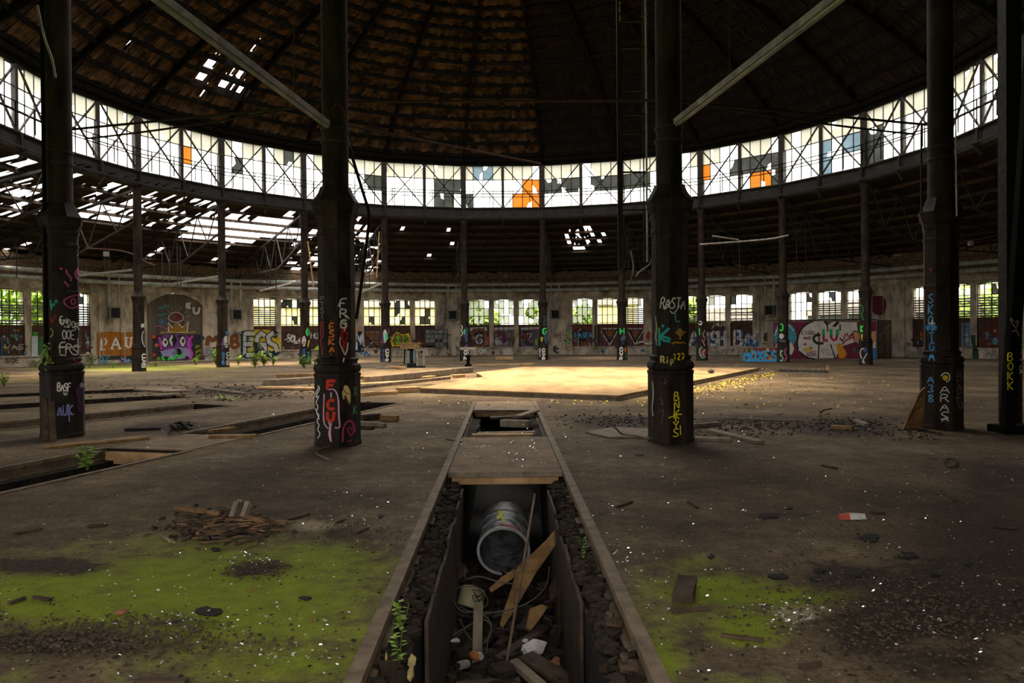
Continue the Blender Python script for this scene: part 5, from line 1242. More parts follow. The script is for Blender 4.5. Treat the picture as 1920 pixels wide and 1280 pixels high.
# ================================================================== GRAFFITI
bpy.context.view_layer.update()
def meshes_of(o): return [c for c in kids(o) if c.type == 'MESH']
W, RD, OG, TL, YE, MG, LV, BL, GN, BK, SV, CR, GY = (225, 222, 212), (190, 40, 28), (205, 110, 40), (40, 165, 150), (225, 210, 30), (185, 60, 140), (150, 150, 215), (60, 150, 210), (60, 215, 90), (14, 13, 15), (190, 190, 184), (215, 195, 130), (120, 118, 112)
def colpaint(phi, names=('pedestal', 'shaft', 'base_moulding', 'upper_shaft', 'capital')):
    return Paint(bvh_hit([c for c in meshes_of(COLS[phi]) if c.name.split('.')[0] in names]), .004, 2.0)
def dots(p, rgb, L, r=1.6):
    for x, y in L: p.blob(rgb, x, y, r, r, 7)
# --- ESKA column
ph = -172.5
p = colpaint(ph); p.word(W, 2.6, 'FRS', 637, 577, 13, 17, gap=.12, stack=True); p.stroke(W, 2.2, [[(641, 615), (637, 606), (645, 600), (650, 612)], [(648, 590), (655, 598)], [(636, 568), (634, 574)], [(645, 620), (650, 605)], [(638, 632), (636, 645), (643, 655), (646, 668), (651, 655), (652, 642)], [(637, 645), (645, 662)], [(645, 671), (643, 678)]]); p.end(COLS[ph], 'white FRS lettering with loose white lines')
p = colpaint(ph); p.stroke((165, 30, 30), 3.2, [[(636, 608), (652, 628)], [(652, 610), (638, 628)], [(636, 630), (648, 645)], [(650, 632), (640, 660)], [(640, 612), (643, 650)], [(646, 640), (648, 662)]]); p.end(COLS[ph], 'red crossed strokes')
p = colpaint(ph); p.word(OG, 2.8, 'ESKA', 617, 618, 10, 12, gap=.18, stack=True, jit=.08); dots(p, OG, [(621, 602), (621, 664)]); p.end(COLS[ph], 'orange ESKA lettering')
p = colpaint(ph); p.word((150, 50, 55), 2.2, 'BULI', 602, 617, 5, 15, gap=.08, stack=True); p.end(COLS[ph], 'dull red lettering')
p = colpaint(ph); p.word(GY, 1.8, 'PTSI', 601, 565, 7, 10, gap=.1, stack=True); p.end(COLS[ph], 'grey lettering')
p = colpaint(ph); p.word((200, 50, 30), 5.5, 'F', 614, 731, 15, 17, jit=0); p.word((200, 50, 30), 5.5, 'CU', 614, 767, 13, 18, gap=.25, stack=True, jit=0); p.end(COLS[ph], 'thick red lettering')
p = colpaint(ph); p.stroke((215, 165, 190), 2.4, [[(608, 738), (606, 790), (613, 802), (618, 802)], [(616, 730), (628, 729), (635, 745), (635, 780), (638, 803), (628, 801)], [(621, 735), (621, 745)], [(616, 790), (620, 800), (616, 812), (620, 826)], [(622, 788), (619, 808), (621, 828)]]); p.end(COLS[ph], 'pale pink arch outline')
p = colpaint(ph); p.fill(CR, [(641, 737), (645, 722), (652, 723), (657, 735), (657, 752), (655, 758), (651, 747), (647, 738), (645, 748), (642, 749)]); p.stroke((150, 45, 30), 1.6, [[(643, 728), (648, 737), (656, 738)], [(648, 740), (650, 756)]]); p.end(COLS[ph], 'cream feather shape')
p = colpaint(ph); p.stroke((175, 55, 125), 3.0, [[(642, 828), (643, 800), (652, 788), (662, 790), (665, 810)]]); p.stroke((175, 55, 125), 2, [[(655, 815), (650, 803), (655, 800), (658, 806), (662, 799), (665, 806), (657, 817)], [(650, 828), (658, 825)]]); p.end(COLS[ph], 'magenta arch with a heart')
p = colpaint(ph); p.stroke(W, 1.8, [[(596, 722), (601, 728), (595, 738), (592, 746), (600, 740), (592, 755), (598, 762), (593, 772), (600, 778), (594, 790), (600, 797), (595, 805), (602, 812), (596, 822)], [(599, 724), (590, 742)], [(592, 765), (599, 786)]]); p.end(COLS[ph], 'white wriggling lettering'); p = colpaint(ph); p.word((90, 150, 100), 1.6, 'XK', 663, 742, 6, 18, gap=.9, stack=True); p.end(COLS[ph], 'faint green letters')
# --- pink eye column
ph = -157.5
p = colpaint(ph); p.stroke((185, 70, 130), 2.6, [[(119, 563), (130, 556), (145, 552), (151, 556), (150, 568), (142, 577), (128, 577), (119, 566), (121, 563)], [(134, 560), (132, 568), (138, 571), (142, 565), (138, 559), (134, 561)]]); p.stroke((185, 80, 135), 3.4, [[(112, 502), (117, 505)], [(124, 505), (125, 513), (133, 520), (132, 527)], [(121, 527), (125, 533), (129, 537)], [(150, 503), (141, 507), (140, 518), (146, 523), (151, 521)], [(145, 508), (144, 513), (149, 514)], [(144, 478), (150, 476), (152, 484)]]); p.end(COLS[ph], 'pink eyes and squiggles')
p = colpaint(ph); p.word(W, 1.9, 'ENDOR', 112, 606, 6, 13, gap=.22, rise=-3.0); p.word(W, 1.9, 'OOE', 117, 636, 7, 17, gap=.1); p.word(W, 2.1, 'FRS', 112, 662, 11, 20, gap=.05, rise=-2); p.stroke(W, 1.8, [[(109, 650), (155, 650)], [(145, 634), (146, 660)], [(152, 634), (152, 662)], [(112, 665), (124, 666)], [(113, 596), (116, 610)], [(120, 612), (130, 614)]]); p.end(COLS[ph], 'white stacked lettering')
p = colpaint(ph); p.word(W, 2.4, 'BASF', 108, 733, 5.5, 16, gap=.15, rise=-.3); p.stroke(W, 1.5, [[(118, 737), (127, 737)], [(120, 740), (126, 740)]]); p.end(COLS[ph], 'white lettering on the pedestal')
p = colpaint(ph); p.word(LV, 3, 'AUK', 108, 779, 8, 21, gap=.25); p.stroke(LV, 2, [[(108, 777), (138, 776)], [(129, 776), (130, 790)]]); p.end(COLS[ph], 'lavender lettering'); p = colpaint(ph); p.blob((70, 35, 75), 148, 735, 6, 14); p.blob((70, 35, 75), 150, 760, 5, 12); p.blob((150, 140, 150), 153, 722, 4, 5); p.end(COLS[ph], 'purple smear')
p = colpaint(ph); p.stroke(TL, 2.6, [[(95, 562), (97, 580)], [(100, 575), (105, 560), (108, 568)], [(94, 572), (104, 570)]]); p.stroke((150, 45, 35), 3, [[(96, 597), (99, 606), (104, 590)], [(136, 672), (145, 680), (154, 678)]]); p.stroke((150, 165, 60), 1.6, [[(95, 615), (100, 620), (98, 630), (94, 632)]]); p.end(COLS[ph], 'turquoise and red marks')
# --- 127 column
ph = 172.5
p = colpaint(ph); p.word(W, 2.2, 'RASTA', 1238, 577, 8, 20, gap=.18, slant=.3, rise=-.6); p.stroke(W, 1.8, [[(1244, 572), (1246, 583), (1262, 560)], [(1256, 582), (1262, 590), (1275, 572)]]); p.end(COLS[ph], 'white angular lettering')
p = colpaint(ph); p.word((60, 150, 140), 2.6, 'Li', 1266, 603, 11, 16, gap=.4, stack=True); p.stroke(TL, 4.6, [[(1236, 614), (1237, 648)], [(1237, 632), (1255, 615)], [(1237, 631), (1255, 633), (1254, 642)]]); p.stroke(TL, 4, [[(1255, 632), (1256, 640), (1246, 639), (1238, 633)]]); dots(p, TL, [(1243, 611)], 3); p.end(COLS[ph], 'teal figure and letters')
p = colpaint(ph); p.stroke((180, 130, 40), 3, [[(1270, 620), (1280, 619), (1281, 628), (1270, 627), (1270, 620)], [(1275, 615), (1275, 636)], [(1266, 624), (1286, 622)], [(1259, 645), (1265, 641), (1275, 643), (1283, 641), (1284, 645)]]); p.end(COLS[ph], 'ochre sign')
p = colpaint(ph); p.word(CR, 3, 'Rip', 1239, 681, 7, 13, gap=.25); p.end(COLS[ph], 'cream Rip lettering'); p = colpaint(ph); p.word(YE, 2.4, '127', 1262, 674, 6, 11, gap=.25, rise=.2); p.end(COLS[ph], 'yellow 127')
p = colpaint(ph); p.word(YE, 2.2, 'BNK', 1264, 751, 9, 17, gap=.0, stack=True); p.word(YE, 2.2, 'TYS', 1262, 791, 10, 15, gap=-.1, stack=True); p.stroke(YE, 2, [[(1254, 783), (1268, 777), (1278, 776)], [(1275, 797), (1276, 815)]]); p.end(COLS[ph], 'yellow stacked lettering')
p = colpaint(ph); p.stroke((150, 140, 175), 1.8, [[(1229, 593), (1232, 610), (1229, 630), (1232, 648)]]); p.stroke((190, 185, 50), 1.8, [[(1231, 605), (1232, 618), (1230, 632), (1232, 640)]]); p.stroke((170, 175, 165), 1.8, [[(1224, 715), (1226, 740), (1223, 765), (1225, 780)]]); p.stroke((105, 85, 100), 1.5, [[(1243, 720), (1252, 714)], [(1246, 708), (1250, 722)], [(1238, 745), (1246, 760), (1238, 755)], [(1236, 772), (1246, 765), (1240, 795)]]); p.end(COLS[ph], 'faint streaks')
# --- far right thick column
ph = 157.5
p = colpaint(ph); p.word((100, 160, 205), 2.4, 'SKO', 1741, 568, 9, 17, gap=.2, stack=True); p.stroke(W, 2.2, [[(1748, 600), (1748, 620)], [(1742, 606), (1754, 606)]]); p.blob((60, 150, 215), 1741, 614, 5, 6); p.blob((60, 150, 215), 1752, 614, 5, 6); p.word(BL, 2.8, 'TGA', 1743, 640, 9, 16, gap=.1, stack=True); p.end(COLS[ph], 'blue stacked lettering'); p = colpaint(ph); dots(p, (130, 50, 35), [(1745, 505)], 4); p.end(COLS[ph], 'red spot')
p = colpaint(ph); p.word(W, 2.0, 'ARAS', 1763, 737, 16, 15, gap=.1, stack=True); p.stroke(W, 2, [[(1764, 705), (1770, 698), (1780, 700), (1781, 712), (1774, 716)], [(1766, 790), (1770, 783), (1776, 783), (1778, 790)]]); p.blob((215, 190, 40), 1772, 708, 6, 5); p.end(COLS[ph], 'white ARAS lettering with a yellow spot')
p = colpaint(ph); p.word((100, 160, 205), 2.4, 'A38', 1740, 718, 11, 14, gap=.25, stack=True); p.end(COLS[ph], 'blue lettering on the pedestal'); p = colpaint(ph); p.word((120, 118, 115), 1.7, 'BAF', 1794, 714, 9, 18, gap=.15, stack=True); p.stroke((120, 118, 115), 1.7, [[(1800, 752), (1805, 756), (1800, 770), (1795, 755), (1800, 752)]]); p.end(COLS[ph], 'grey lettering')
# --- far columns
def fc(ph, words, lab=None):
    p = colpaint(ph)
    for w in words:
        if w[0] == 'w': p.word(*w[1], **w[2])
        elif w[0] == 's': p.stroke(*w[1:])
        else: p.blob(*w[1:])
    p.end(COLS[ph], lab)
st = dict(stack=True, gap=.15)
fc(-67.5, [('w', (W, 2.4, 'OVB', 266, 671, 8, 7.5), st), ('w', ((70, 190, 90), 1.8, 'B', 278, 682, 4, 9), {}), ('w', (W, 1.4, 'BESO', 265, 613, 3, 6), {}), ('s', SV, 1.8, [[(277, 618), (268, 620), (265, 634), (270, 650), (277, 651)]]), ('b', (50, 75, 45), 272, 632, 5, 9), ('b', (200, 70, 40), 274, 640, 4, 4)])
fc(-52.5, [('w', ((80, 140, 190), 2, 'OVB', 417, 667, 4, 7), st), ('w', (SV, 2, 'OVB', 425, 667, 5, 7), st), ('b', (190, 185, 175), 424, 640, 6, 12), ('b', (50, 130, 180), 426, 624, 4, 4), ('b', (90, 60, 100), 418, 645, 3, 12)])
fc(-37.5, [('w', ((50, 100, 160), 2, 'OVB', 568, 662, 4, 8), st), ('w', ((50, 150, 130), 2, 'YB', 576, 668, 5, 9), st), ('b', (80, 200, 110), 577, 622, 4, 8), ('b', (210, 185, 190), 570, 640, 4, 10), ('s', YE, 2, [[(580, 635), (577, 650)]])])
fc(-22.5, [('w', (W, 2.2, 'OVR', 723, 662, 6, 8), st), ('w', ((60, 90, 140), 1.8, 'VSO', 717, 662, 3, 8), st), ('b', (200, 190, 200), 722, 630, 5, 12), ('b', (70, 215, 130), 724, 631, 4, 7), ('b', (90, 60, 100), 718, 638, 2, 12), ('s', (120, 110, 130), 1.6, [[(727, 615), (730, 620), (728, 626)]])])
fc(-7.5, [('w', (W, 2.2, 'OVR', 870, 658, 6, 7.5), st), ('b', (60, 200, 110), 871, 622, 4, 5), ('b', (70, 80, 110), 875, 630, 4, 16), ('b', (90, 60, 110), 876, 648, 4, 5), ('s', W, 1.6, [[(864, 609), (868, 614), (864, 618), (868, 624), (865, 630)]])])
fc(7.5, [('w', ((60, 230, 110), 2.6, 'G', 1018, 626, 6, 11), {}), ('w', (W, 2, 'OVB', 1017, 660, 5, 7), st), ('w', (SV, 1.6, 'OS', 1011, 660, 3, 7), st), ('b', (70, 110, 140), 1024, 634, 4, 10), ('b', (190, 185, 40), 1016, 636, 2.5, 5), ('w', ((60, 95, 110), 1.6, 'SS', 1019, 600, 5, 8), st)])
fc(22.5, [('w', ((60, 230, 110), 2.4, 'H', 1163, 626, 7, 11), dict(jit=0)), ('w', (W, 2.2, 'OVB', 1162, 659, 6, 8), st), ('b', (90, 100, 140), 1169, 636, 4, 10), ('b', (200, 110, 40), 1173, 656, 2.5, 6), ('b', (50, 90, 40), 1175, 668, 3, 8)])
fc(37.5, [('s', (190, 130, 135), 2, [[(1322, 618), (1317, 628), (1323, 635), (1318, 642), (1322, 648)], [(1316, 636), (1320, 645)]]), ('s', W, 1.8, [[(1311, 602), (1317, 603), (1314, 610), (1310, 606)]]), ('s', GN, 2, [[(1311, 615), (1312, 628)]]), ('b', (150, 55, 65), 1319, 660, 5, 8), ('s', (130, 200, 160), 2, [[(1316, 650), (1311, 656), (1313, 666), (1319, 672)]]), ('s', SV, 1.6, [[(1322, 655), (1316, 662), (1322, 670)]])])
fc(52.5, [('w', ((60, 235, 90), 2.6, 'J', 1462, 620, 6, 12), {}), ('b', (200, 200, 195), 1465, 630, 5, 5), ('w', ((150, 190, 165), 2.4, 'S', 1463, 678, 5, 22), {}), ('s', (170, 80, 130), 3, [[(1474, 652), (1470, 662), (1476, 668), (1471, 677)]]), ('w', ((90, 110, 110), 1.4, 'VSU', 1462, 642, 3, 5), {})])
fc(67.5, [('w', ((60, 235, 90), 2.2, 'K', 1614, 622, 4, 12), {}), ('s', YE, 2, [[(1616, 626), (1616, 638)]]), ('s', SV, 2, [[(1624, 655), (1616, 652), (1612, 662), (1616, 672)], [(1626, 662), (1616, 678), (1622, 682), (1618, 674)]]), ('b', (60, 90, 150), 1622, 656, 4, 4), ('s', (40, 110, 50), 2.4, [[(1614, 570), (1620, 580), (1614, 590), (1620, 600)]])])
# --- ladder, posts, drum, canister
p = Paint(bvh_hit([LR]), .003, 2.0); p.word(YE, 1.8, '208', 1160.6, 8, 5, 12, stack=True, gap=.35, jit=0); p.end(t := bpy.data.objects['hanging_ladder'], 'yellow 208')
p = Paint(bvh_hit([STP]), .003, 2.0); p.word(YE, 2.2, 'BOKK', 1890, 676, 9, 15, gap=.2, stack=True); p.stroke((150, 130, 120), 2.0, [[(1900, 602), (1894, 594), (1898, 608), (1906, 616)], [(1906, 612), (1910, 600), (1903, 604)], [(1897, 622), (1906, 618), (1910, 630)]]); p.end(bpy.data.objects['steel_post'], 'yellow BOKK lettering')
p = Paint(bvh_hit([STB]), .003, 2.0); p.stroke(W, 2.2, [[(1908, 664), (1919, 660)], [(1912, 672), (1918, 682), (1909, 690), (1917, 697), (1910, 700)]]); p.stroke((190, 210, 40), 3, [[(1910, 655), (1919, 652)], [(1912, 648), (1919, 640)]]); p.end(STB, 'white and yellow marks')
p = Paint(bvh_hit([DSH]), .004, 2.0); p.stroke((190, 190, 30), 5, [[(936, 958), (940, 968), (946, 978)], [(944, 958), (940, 966), (932, 972)]]); p.stroke((150, 45, 40), 3, [[(935, 982), (955, 986), (972, 994)]]); p.stroke((150, 160, 165), 1.8, [[(900, 985), (915, 968), (930, 962)], [(905, 990), (925, 975)], [(955, 970), (970, 982), (980, 998)]]); p.end(DRUM, 'yellow and red paint smears', 'paint_smear')
p = Paint(bvh_hit([CAN]), .003, 2.0); p.stroke((35, 55, 45), 2, [[(884, 1105), (902, 1108), (907, 1120), (890, 1130), (884, 1115), (900, 1118)], [(888, 1108), (898, 1128)], [(906, 1112), (890, 1122)]]); p.end(bpy.data.objects['broken_canister'], 'dark green drawing', 'paint_smear')

# --- the far wall
WALLHIT = bvh_hit([WALLS[k] for k in range(-6, 7)] + list(PANELS.values()) + GATE)
wallroot = {}
def wp(): return Paint(WALLHIT, .008, 4.0)
def wend(p, k, label=None): return p.end(WALLS[k], label)
# PAU panel
p = wp(); p.fill((172, 104, 24), [(181, 624), (205, 621), (230, 623), (260, 622), (260, 664), (228, 667), (205, 665), (181, 666)]); p.fill((58, 55, 52), [(182, 667), (260, 666), (260, 681), (184, 683)]); p.stroke((135, 78, 20), 1, [[(207, 622), (207, 666)], [(227, 623), (227, 666)]])
p.word(W, 3.6, 'P', 190, 655, 10, 20, jit=0); p.word(W, 3.6, 'A', 209, 654, 16, 21, jit=0); p.word(W, 3.6, 'U', 236, 652, 10, 19, jit=0); p.stroke(W, 2.6, [[(187, 655), (197, 655)], [(207, 653), (213, 654)], [(221, 654), (228, 653)], [(232, 633), (240, 633)], [(243, 633), (250, 633)]], False); p.fill(W, [(253, 652), (258, 643), (259, 652)])
p.word((100, 165, 200), 1.6, 'SKE', 185, 680, 6, 11, gap=.2); p.stroke(BK, 8, [[(228, 671), (236, 679), (244, 674), (250, 674), (258, 682)]]); p.stroke((125, 150, 215), 5, [[(229, 671), (237, 678), (244, 674)], [(248, 678), (253, 672), (258, 681)]]); wend(p, -4, 'orange panel with white PAU lettering')
# gate mural
p = wp(); p.fill((48, 42, 50), [(286, 628), (377, 627), (377, 680), (286, 680)]); p.fill((130, 60, 150), [(296, 642), (303, 628), (325, 626), (352, 627), (362, 640), (360, 655), (345, 660), (320, 655), (303, 657)], True)
p.fill((150, 142, 182), [(300, 658), (325, 653), (345, 650), (363, 658), (358, 675), (335, 681), (312, 679)], True); p.fill((25, 25, 28), [(323, 662), (330, 652), (340, 654), (342, 665), (335, 672), (325, 670)], True)
p.lay += 14
for x, y, rx, ry in ((309, 642, 6, 9), (323, 638, 7, 11), (342, 640, 6, 10)): p.blob((25, 20, 25), x, y, rx + 1.6, ry + 1.6, 14, .03); p.blob((205, 205, 195), x, y, rx, ry, 14, .03); p.blob(BK, x + 1, y - 1, rx * .45, ry * .4, 10, .05)
p.stroke((60, 205, 70), 4, [[(303, 667), (307, 676), (314, 676), (318, 670), (326, 675), (331, 664), (336, 670), (341, 664)]]); p.stroke((205, 75, 185), 4, [[(361, 629), (352, 640), (355, 655), (361, 662), (356, 674), (348, 680)]]); p.stroke((205, 75, 185), 3, [[(297, 632), (303, 645), (301, 655)]])
p.fill((118, 122, 40), [(362, 655), (370, 645), (377, 646), (377, 678), (360, 678), (368, 668)], True); p.stroke(BK, 3, [[(364, 656), (375, 652)], [(362, 672), (372, 660), (376, 662)]])
for x, y, c in ((288, 631, (215, 80, 30)), (293, 647, (205, 90, 40)), (288, 665, (180, 70, 40)), (297, 672, (120, 140, 40)), (291, 678, (150, 170, 50)), (288, 655, (60, 60, 70))): p.blob(c, x, y, 4, 4)
p.fill((150, 108, 45), [(315, 622), (315, 605), (322, 613), (331, 603), (341, 613), (351, 604), (351, 622)]); p.stroke(W, 1.6, [[(315, 623), (315, 604), (322, 614), (331, 603)], [(331, 603), (341, 614), (352, 604), (350, 623), (316, 623)]], False)
p.stroke((190, 165, 165), 1.8, [[(314, 597), (318, 588), (330, 584), (342, 590), (344, 599), (334, 604), (320, 603), (315, 597)]]); p.blob((105, 45, 45), 330, 595, 8, 7); p.stroke((190, 165, 165), 1.5, [[(326, 595), (330, 590), (334, 595), (330, 601), (326, 595)]])
p.stroke((150, 145, 140), 1.2, [[(316, 586), (313, 580)], [(324, 581), (322, 574)], [(337, 581), (340, 574)], [(345, 587), (351, 581)], [(347, 594), (355, 592)], [(347, 600), (355, 604)]])
p.word((205, 200, 190), 4, 'E', 349, 577, 8, 8, jit=0); p.word((205, 200, 190), 4.5, 'U', 362, 588, 11, 12, jit=0); p.word((90, 150, 165), 1.2, 'NUSU', 297, 580, 4, 6, rise=1.2); p.word((60, 140, 120), 1.2, 'SGOM', 293, 594, 4, 5, rise=1); p.word((70, 125, 165), 1.4, 'OKU', 297, 608, 5, 9); p.stroke((170, 100, 130), 1.6, [[(288, 612), (298, 610), (305, 614), (313, 617)]]); p.stroke((190, 175, 90), 1.6, [[(300, 624), (316, 622), (345, 624), (365, 622)]])
p.end(gate, 'many coloured mural with purple three eyed head and crown')
# brown letters and silver letters
p = wp(); p.word((122, 74, 28), 8, 'M', 388, 648, 22, 20, jit=.03); p.word((122, 74, 28), 7, 'B', 434, 652, 14, 22, jit=.03); p.word((40, 30, 25), 1.4, 'NAS', 438, 630, 4, 8); p.fill((150, 145, 150), [(383, 650), (412, 655), (412, 672), (386, 670)]); p.word((90, 100, 150), 1.6, 'SOK', 386, 668, 6, 12); p.blob((190, 180, 165), 398, 597, 9, 12); p.blob((190, 180, 165), 408, 602, 5, 10); wend(p, -3, 'brown lettering')
p = wp(); p.fill((205, 178, 30), [(462, 618), (520, 618), (528, 640), (524, 672), (462, 672)], True); p.fill((150, 190, 180), [(453, 640), (458, 622), (475, 622), (470, 660), (448, 668)], True)
p.lay += 40
for ch, x, y, w, h in (('E', 457, 665, 19, 40), ('G', 480, 664, 16, 40), ('S', 500, 666, 20, 42)): p.word((22, 48, 50), 12, ch, x, y, w, h, jit=0)
for ch, x, y, w, h in (('E', 457, 665, 19, 40), ('G', 480, 664, 16, 40), ('S', 500, 666, 20, 42)): p.word((186, 184, 178), 8, ch, x, y, w, h, jit=0)
p.stroke((110, 190, 190), 1.2, [[(466, 664), (466, 678)], [(481, 668), (481, 676)], [(484, 640), (484, 650)]]); p.word(W, 1.8, 'SOLA', 538, 640, 6, 14, gap=.2, rise=-1.4); p.stroke(W, 1.5, [[(533, 637), (552, 630)], [(550, 645), (562, 635)]]); p.fill((160, 190, 60), [(588, 655), (598, 645), (604, 656)]); wend(p, -2, 'silver EGS lettering on yellow')
p = wp(); p.word((200, 198, 200), 1.8, 'MS', 582, 610, 6, 9); p.word((200, 198, 200), 1.8, 'HO', 583, 635, 6, 12); wend(p, -2)
# bay left of middle
p = wp(); p.fill((25, 28, 36), [(663, 628), (670, 620), (683, 622), (683, 660), (663, 660)]); p.word((185, 195, 210), 6.5, 'M', 667, 656, 14, 30, jit=0); p.fill((210, 150, 40), [(663, 625), (670, 613), (673, 620)]); p.word((60, 110, 170), 3, 'TO', 673, 670, 8, 10, jit=.03); p.stroke((200, 175, 40), 3, [[(665, 662), (668, 675)]]); p.fill((125, 80, 44), [(686, 624), (709, 624), (709, 648), (700, 650)]); p.stroke((30, 24, 22), 3.5, [[(685, 630), (708, 651)]], False); p.stroke((200, 195, 190), 1.4, [[(684, 623), (711, 622), (713, 650)], [(684, 655), (700, 640)], [(705, 652), (690, 655)]], False); p.word(W, 1.4, 'VASK', 690, 664, 5, 7)
p.fill((212, 190, 30), [(731, 640), (742, 620), (754, 627), (767, 624), (771, 640), (768, 650), (756, 652), (751, 648), (735, 650)]); p.fill((140, 74, 30), [(735, 640), (743, 624), (753, 629), (765, 628), (767, 640), (763, 647), (753, 646), (740, 647)]); p.fill((122, 178, 52), [(738, 640), (744, 627), (752, 630), (752, 645), (741, 645)]); p.fill((122, 178, 52), [(755, 630), (763, 631), (765, 640), (761, 645), (755, 644)]); p.stroke((40, 70, 30), 1, [[(742, 632), (745, 642)], [(757, 633), (759, 642)]])
p.fill((150, 140, 50), [(683, 608), (711, 608), (711, 614), (683, 614)]); p.fill((150, 140, 50), [(733, 608), (768, 608), (768, 614), (733, 614)]); p.blob((170, 80, 30), 785, 645, 4, 7); wend(p, -1, 'green and yellow bubble letters')
# middle bay
p = wp()
for x0, x1 in ((881, 917), (927, 965), (977, 1013)): p.fill((198, 196, 188), [(x0, 606), (x1, 605), (x1, 620), (x0, 622)]); p.fill((60, 40, 36), [(x0 + 8, 607), (x0 + 22, 606), (x0 + 16, 612)])
p.fill((128, 84, 50), [(882, 622), (888, 615), (912, 615), (911, 624), (916, 632), (916, 650), (883, 650)], True); p.fill((165, 85, 75), [(904, 632), (916, 632), (916, 646), (906, 648)]); p.word((30, 24, 26), 7, 'G', 891, 645, 14, 22, jit=0); p.word((165, 180, 195), 3.6, 'G', 892, 644, 12, 17, jit=0)
p.fill((118, 100, 96), [(928, 618), (964, 617), (964, 650), (928, 650)]); p.fill((110, 45, 70), [(930, 622), (948, 622), (952, 640), (944, 650), (936, 640)]); p.fill((105, 72, 44), [(956, 620), (965, 620), (965, 640), (954, 640)]); p.stroke((120, 160, 190), 2.6, [[(944, 622), (955, 618), (955, 632)], [(936, 636), (944, 648), (952, 640)]]); p.blob((180, 175, 180), 934, 640, 6, 8)
p.fill((96, 92, 104), [(977, 618), (1012, 616), (1012, 648), (977, 650)]); p.fill((132, 50, 60), [(984, 620), (1000, 618), (996, 632), (990, 648), (984, 646)]); p.word((30, 34, 60), 4, 'Z', 982, 646, 17, 24); p.stroke((190, 185, 180), 2, [[(988, 626), (998, 624), (990, 638)]]); p.fill((150, 165, 60), [(1002, 636), (1010, 634), (1009, 648), (1003, 646)])
p.word(W, 1.8, 'OB', 899, 662, 6, 8, gap=.2); p.word(W, 1.6, 'SEYS', 942, 663, 4.5, 9, gap=.1); p.stroke(W, 1.4, [[(890, 655), (888, 662), (894, 664)], [(952, 666), (960, 665)]]); p.blob((190, 160, 150), 921, 636, 4, 10); p.blob((160, 150, 70), 970, 625, 3, 8); wend(p, 0, 'brown G and purple letters')
p = wp()
for i in range(26): p.blob(R.choice([(60, 170, 70), (150, 35, 45), (210, 200, 200), (60, 25, 30), (190, 205, 60)]), R.uniform(1059, 1074), R.uniform(619, 640), R.uniform(1.2, 3), R.uniform(1, 2.4), 6)
p.stroke((70, 205, 90), 2, [[(1058, 641), (1074, 640)]]); p.word((40, 60, 75), 3, 'S', 1037, 666, 11, 14); p.word((110, 52, 44), 1.6, 'AH', 1037, 634, 6, 12); p.word((130, 70, 50), 1.2, 'ROS', 1060, 658, 5, 10); p.blob((105, 55, 45), 1018, 640, 3, 6); wend(p, 0, 'small green and red scribble')
# right of middle
p = wp(); p.fill((24, 20, 24), [(1083, 622), (1090, 612), (1100, 622), (1100, 640), (1083, 648)]); p.stroke(SV, 1.8, [[(1084, 650), (1084, 622), (1090, 616)], [(1100, 635), (1108, 648), (1096, 648)]], False); p.word((75, 160, 215), 2.2, 'HASKA', 1078, 633, 5.6, 10, gap=.2, rise=.1); p.fill((120, 75, 42), [(1088, 640), (1104, 640), (1106, 648), (1088, 648)])
for x0, x1, xm, y0, y1 in ((1130, 1157, 1143, 616, 645), (1180, 1205, 1191, 616, 644)): p.fill((140, 88, 45), [(x0 + 3, y0 + 3), (x1 - 2, y0 + 3), (xm, y1 - 5)]); p.stroke((28, 22, 22), 4, [[(x0, y0 + 2), (xm, y1 - 2)], [(xm, y1 - 2), (x1, y0 + 1)]], False); p.stroke(SV, 2.2, [[(x0 - 3, y0 + 4), (xm, y1 + 2)], [(xm, y1 + 2), (x1 + 3, y0)], [(x0 - 2, y0), (x1, y0)]], False)
p.stroke(W, 3, [[(1194, 644), (1204, 639), (1212, 645), (1226, 642)]]); p.stroke((35, 45, 55), 1.4, [[(1194, 647), (1204, 643), (1212, 649), (1226, 646)]]); p.blob((150, 60, 50), 1216, 630, 5, 9); p.fill((28, 48, 30), [(1115, 610), (1124, 610), (1124, 652), (1115, 652)]); p.blob((45, 85, 150), 1130, 658, 4, 4); p.blob((60, 110, 140), 1205, 657, 5, 3); p.stroke((165, 35, 40), 2, [[(1192, 606), (1200, 604), (1204, 611)]]); p.stroke((90, 30, 38), 1, [[(1150, 608), (1155, 604)]]); wend(p, 1, 'orange triangles with white outlines and blue lettering')
# white and blue throw-ups
p = wp()
for ch, x, y, w, h in (('A', 1294, 648, 14, 26), ('I', 1326, 648, 4, 26), ('S', 1332, 648, 12, 26), ('H', 1347, 648, 13, 28), ('B', 1378, 648, 14, 28), ('A', 1396, 648, 12, 22), ('S', 1410, 648, 8, 20)):
    p.word((40, 90, 155), 7.5, ch, x + 2.2, y, w, h, jit=0); p.word((208, 206, 202), 6.2, ch, x, y, w, h, jit=0)
p.word(W, 2, 'HUT', 1340, 612, 6, 7, rise=.4); p.stroke(W, 1.6, [[(1335, 616), (1340, 608)]]); p.word(GY, 1.8, 'AAG', 1330, 666, 10, 11, gap=.15); p.blob((150, 90, 40), 1381, 644, 3, 5); wend(p, 2, 'white and blue bubble letters')
p = wp(); p.word((120, 100, 45), 3, 'S', 1432, 645, 10, 22); p.fill((60, 140, 150), [(1447, 612), (1460, 606), (1462, 645), (1448, 648)]); p.blob((85, 60, 40), 1437, 632, 6, 10); p.fill((95, 30, 30), [(1632, 556), (1662, 553), (1662, 588), (1650, 592), (1634, 586)], True); wend(p, 3)
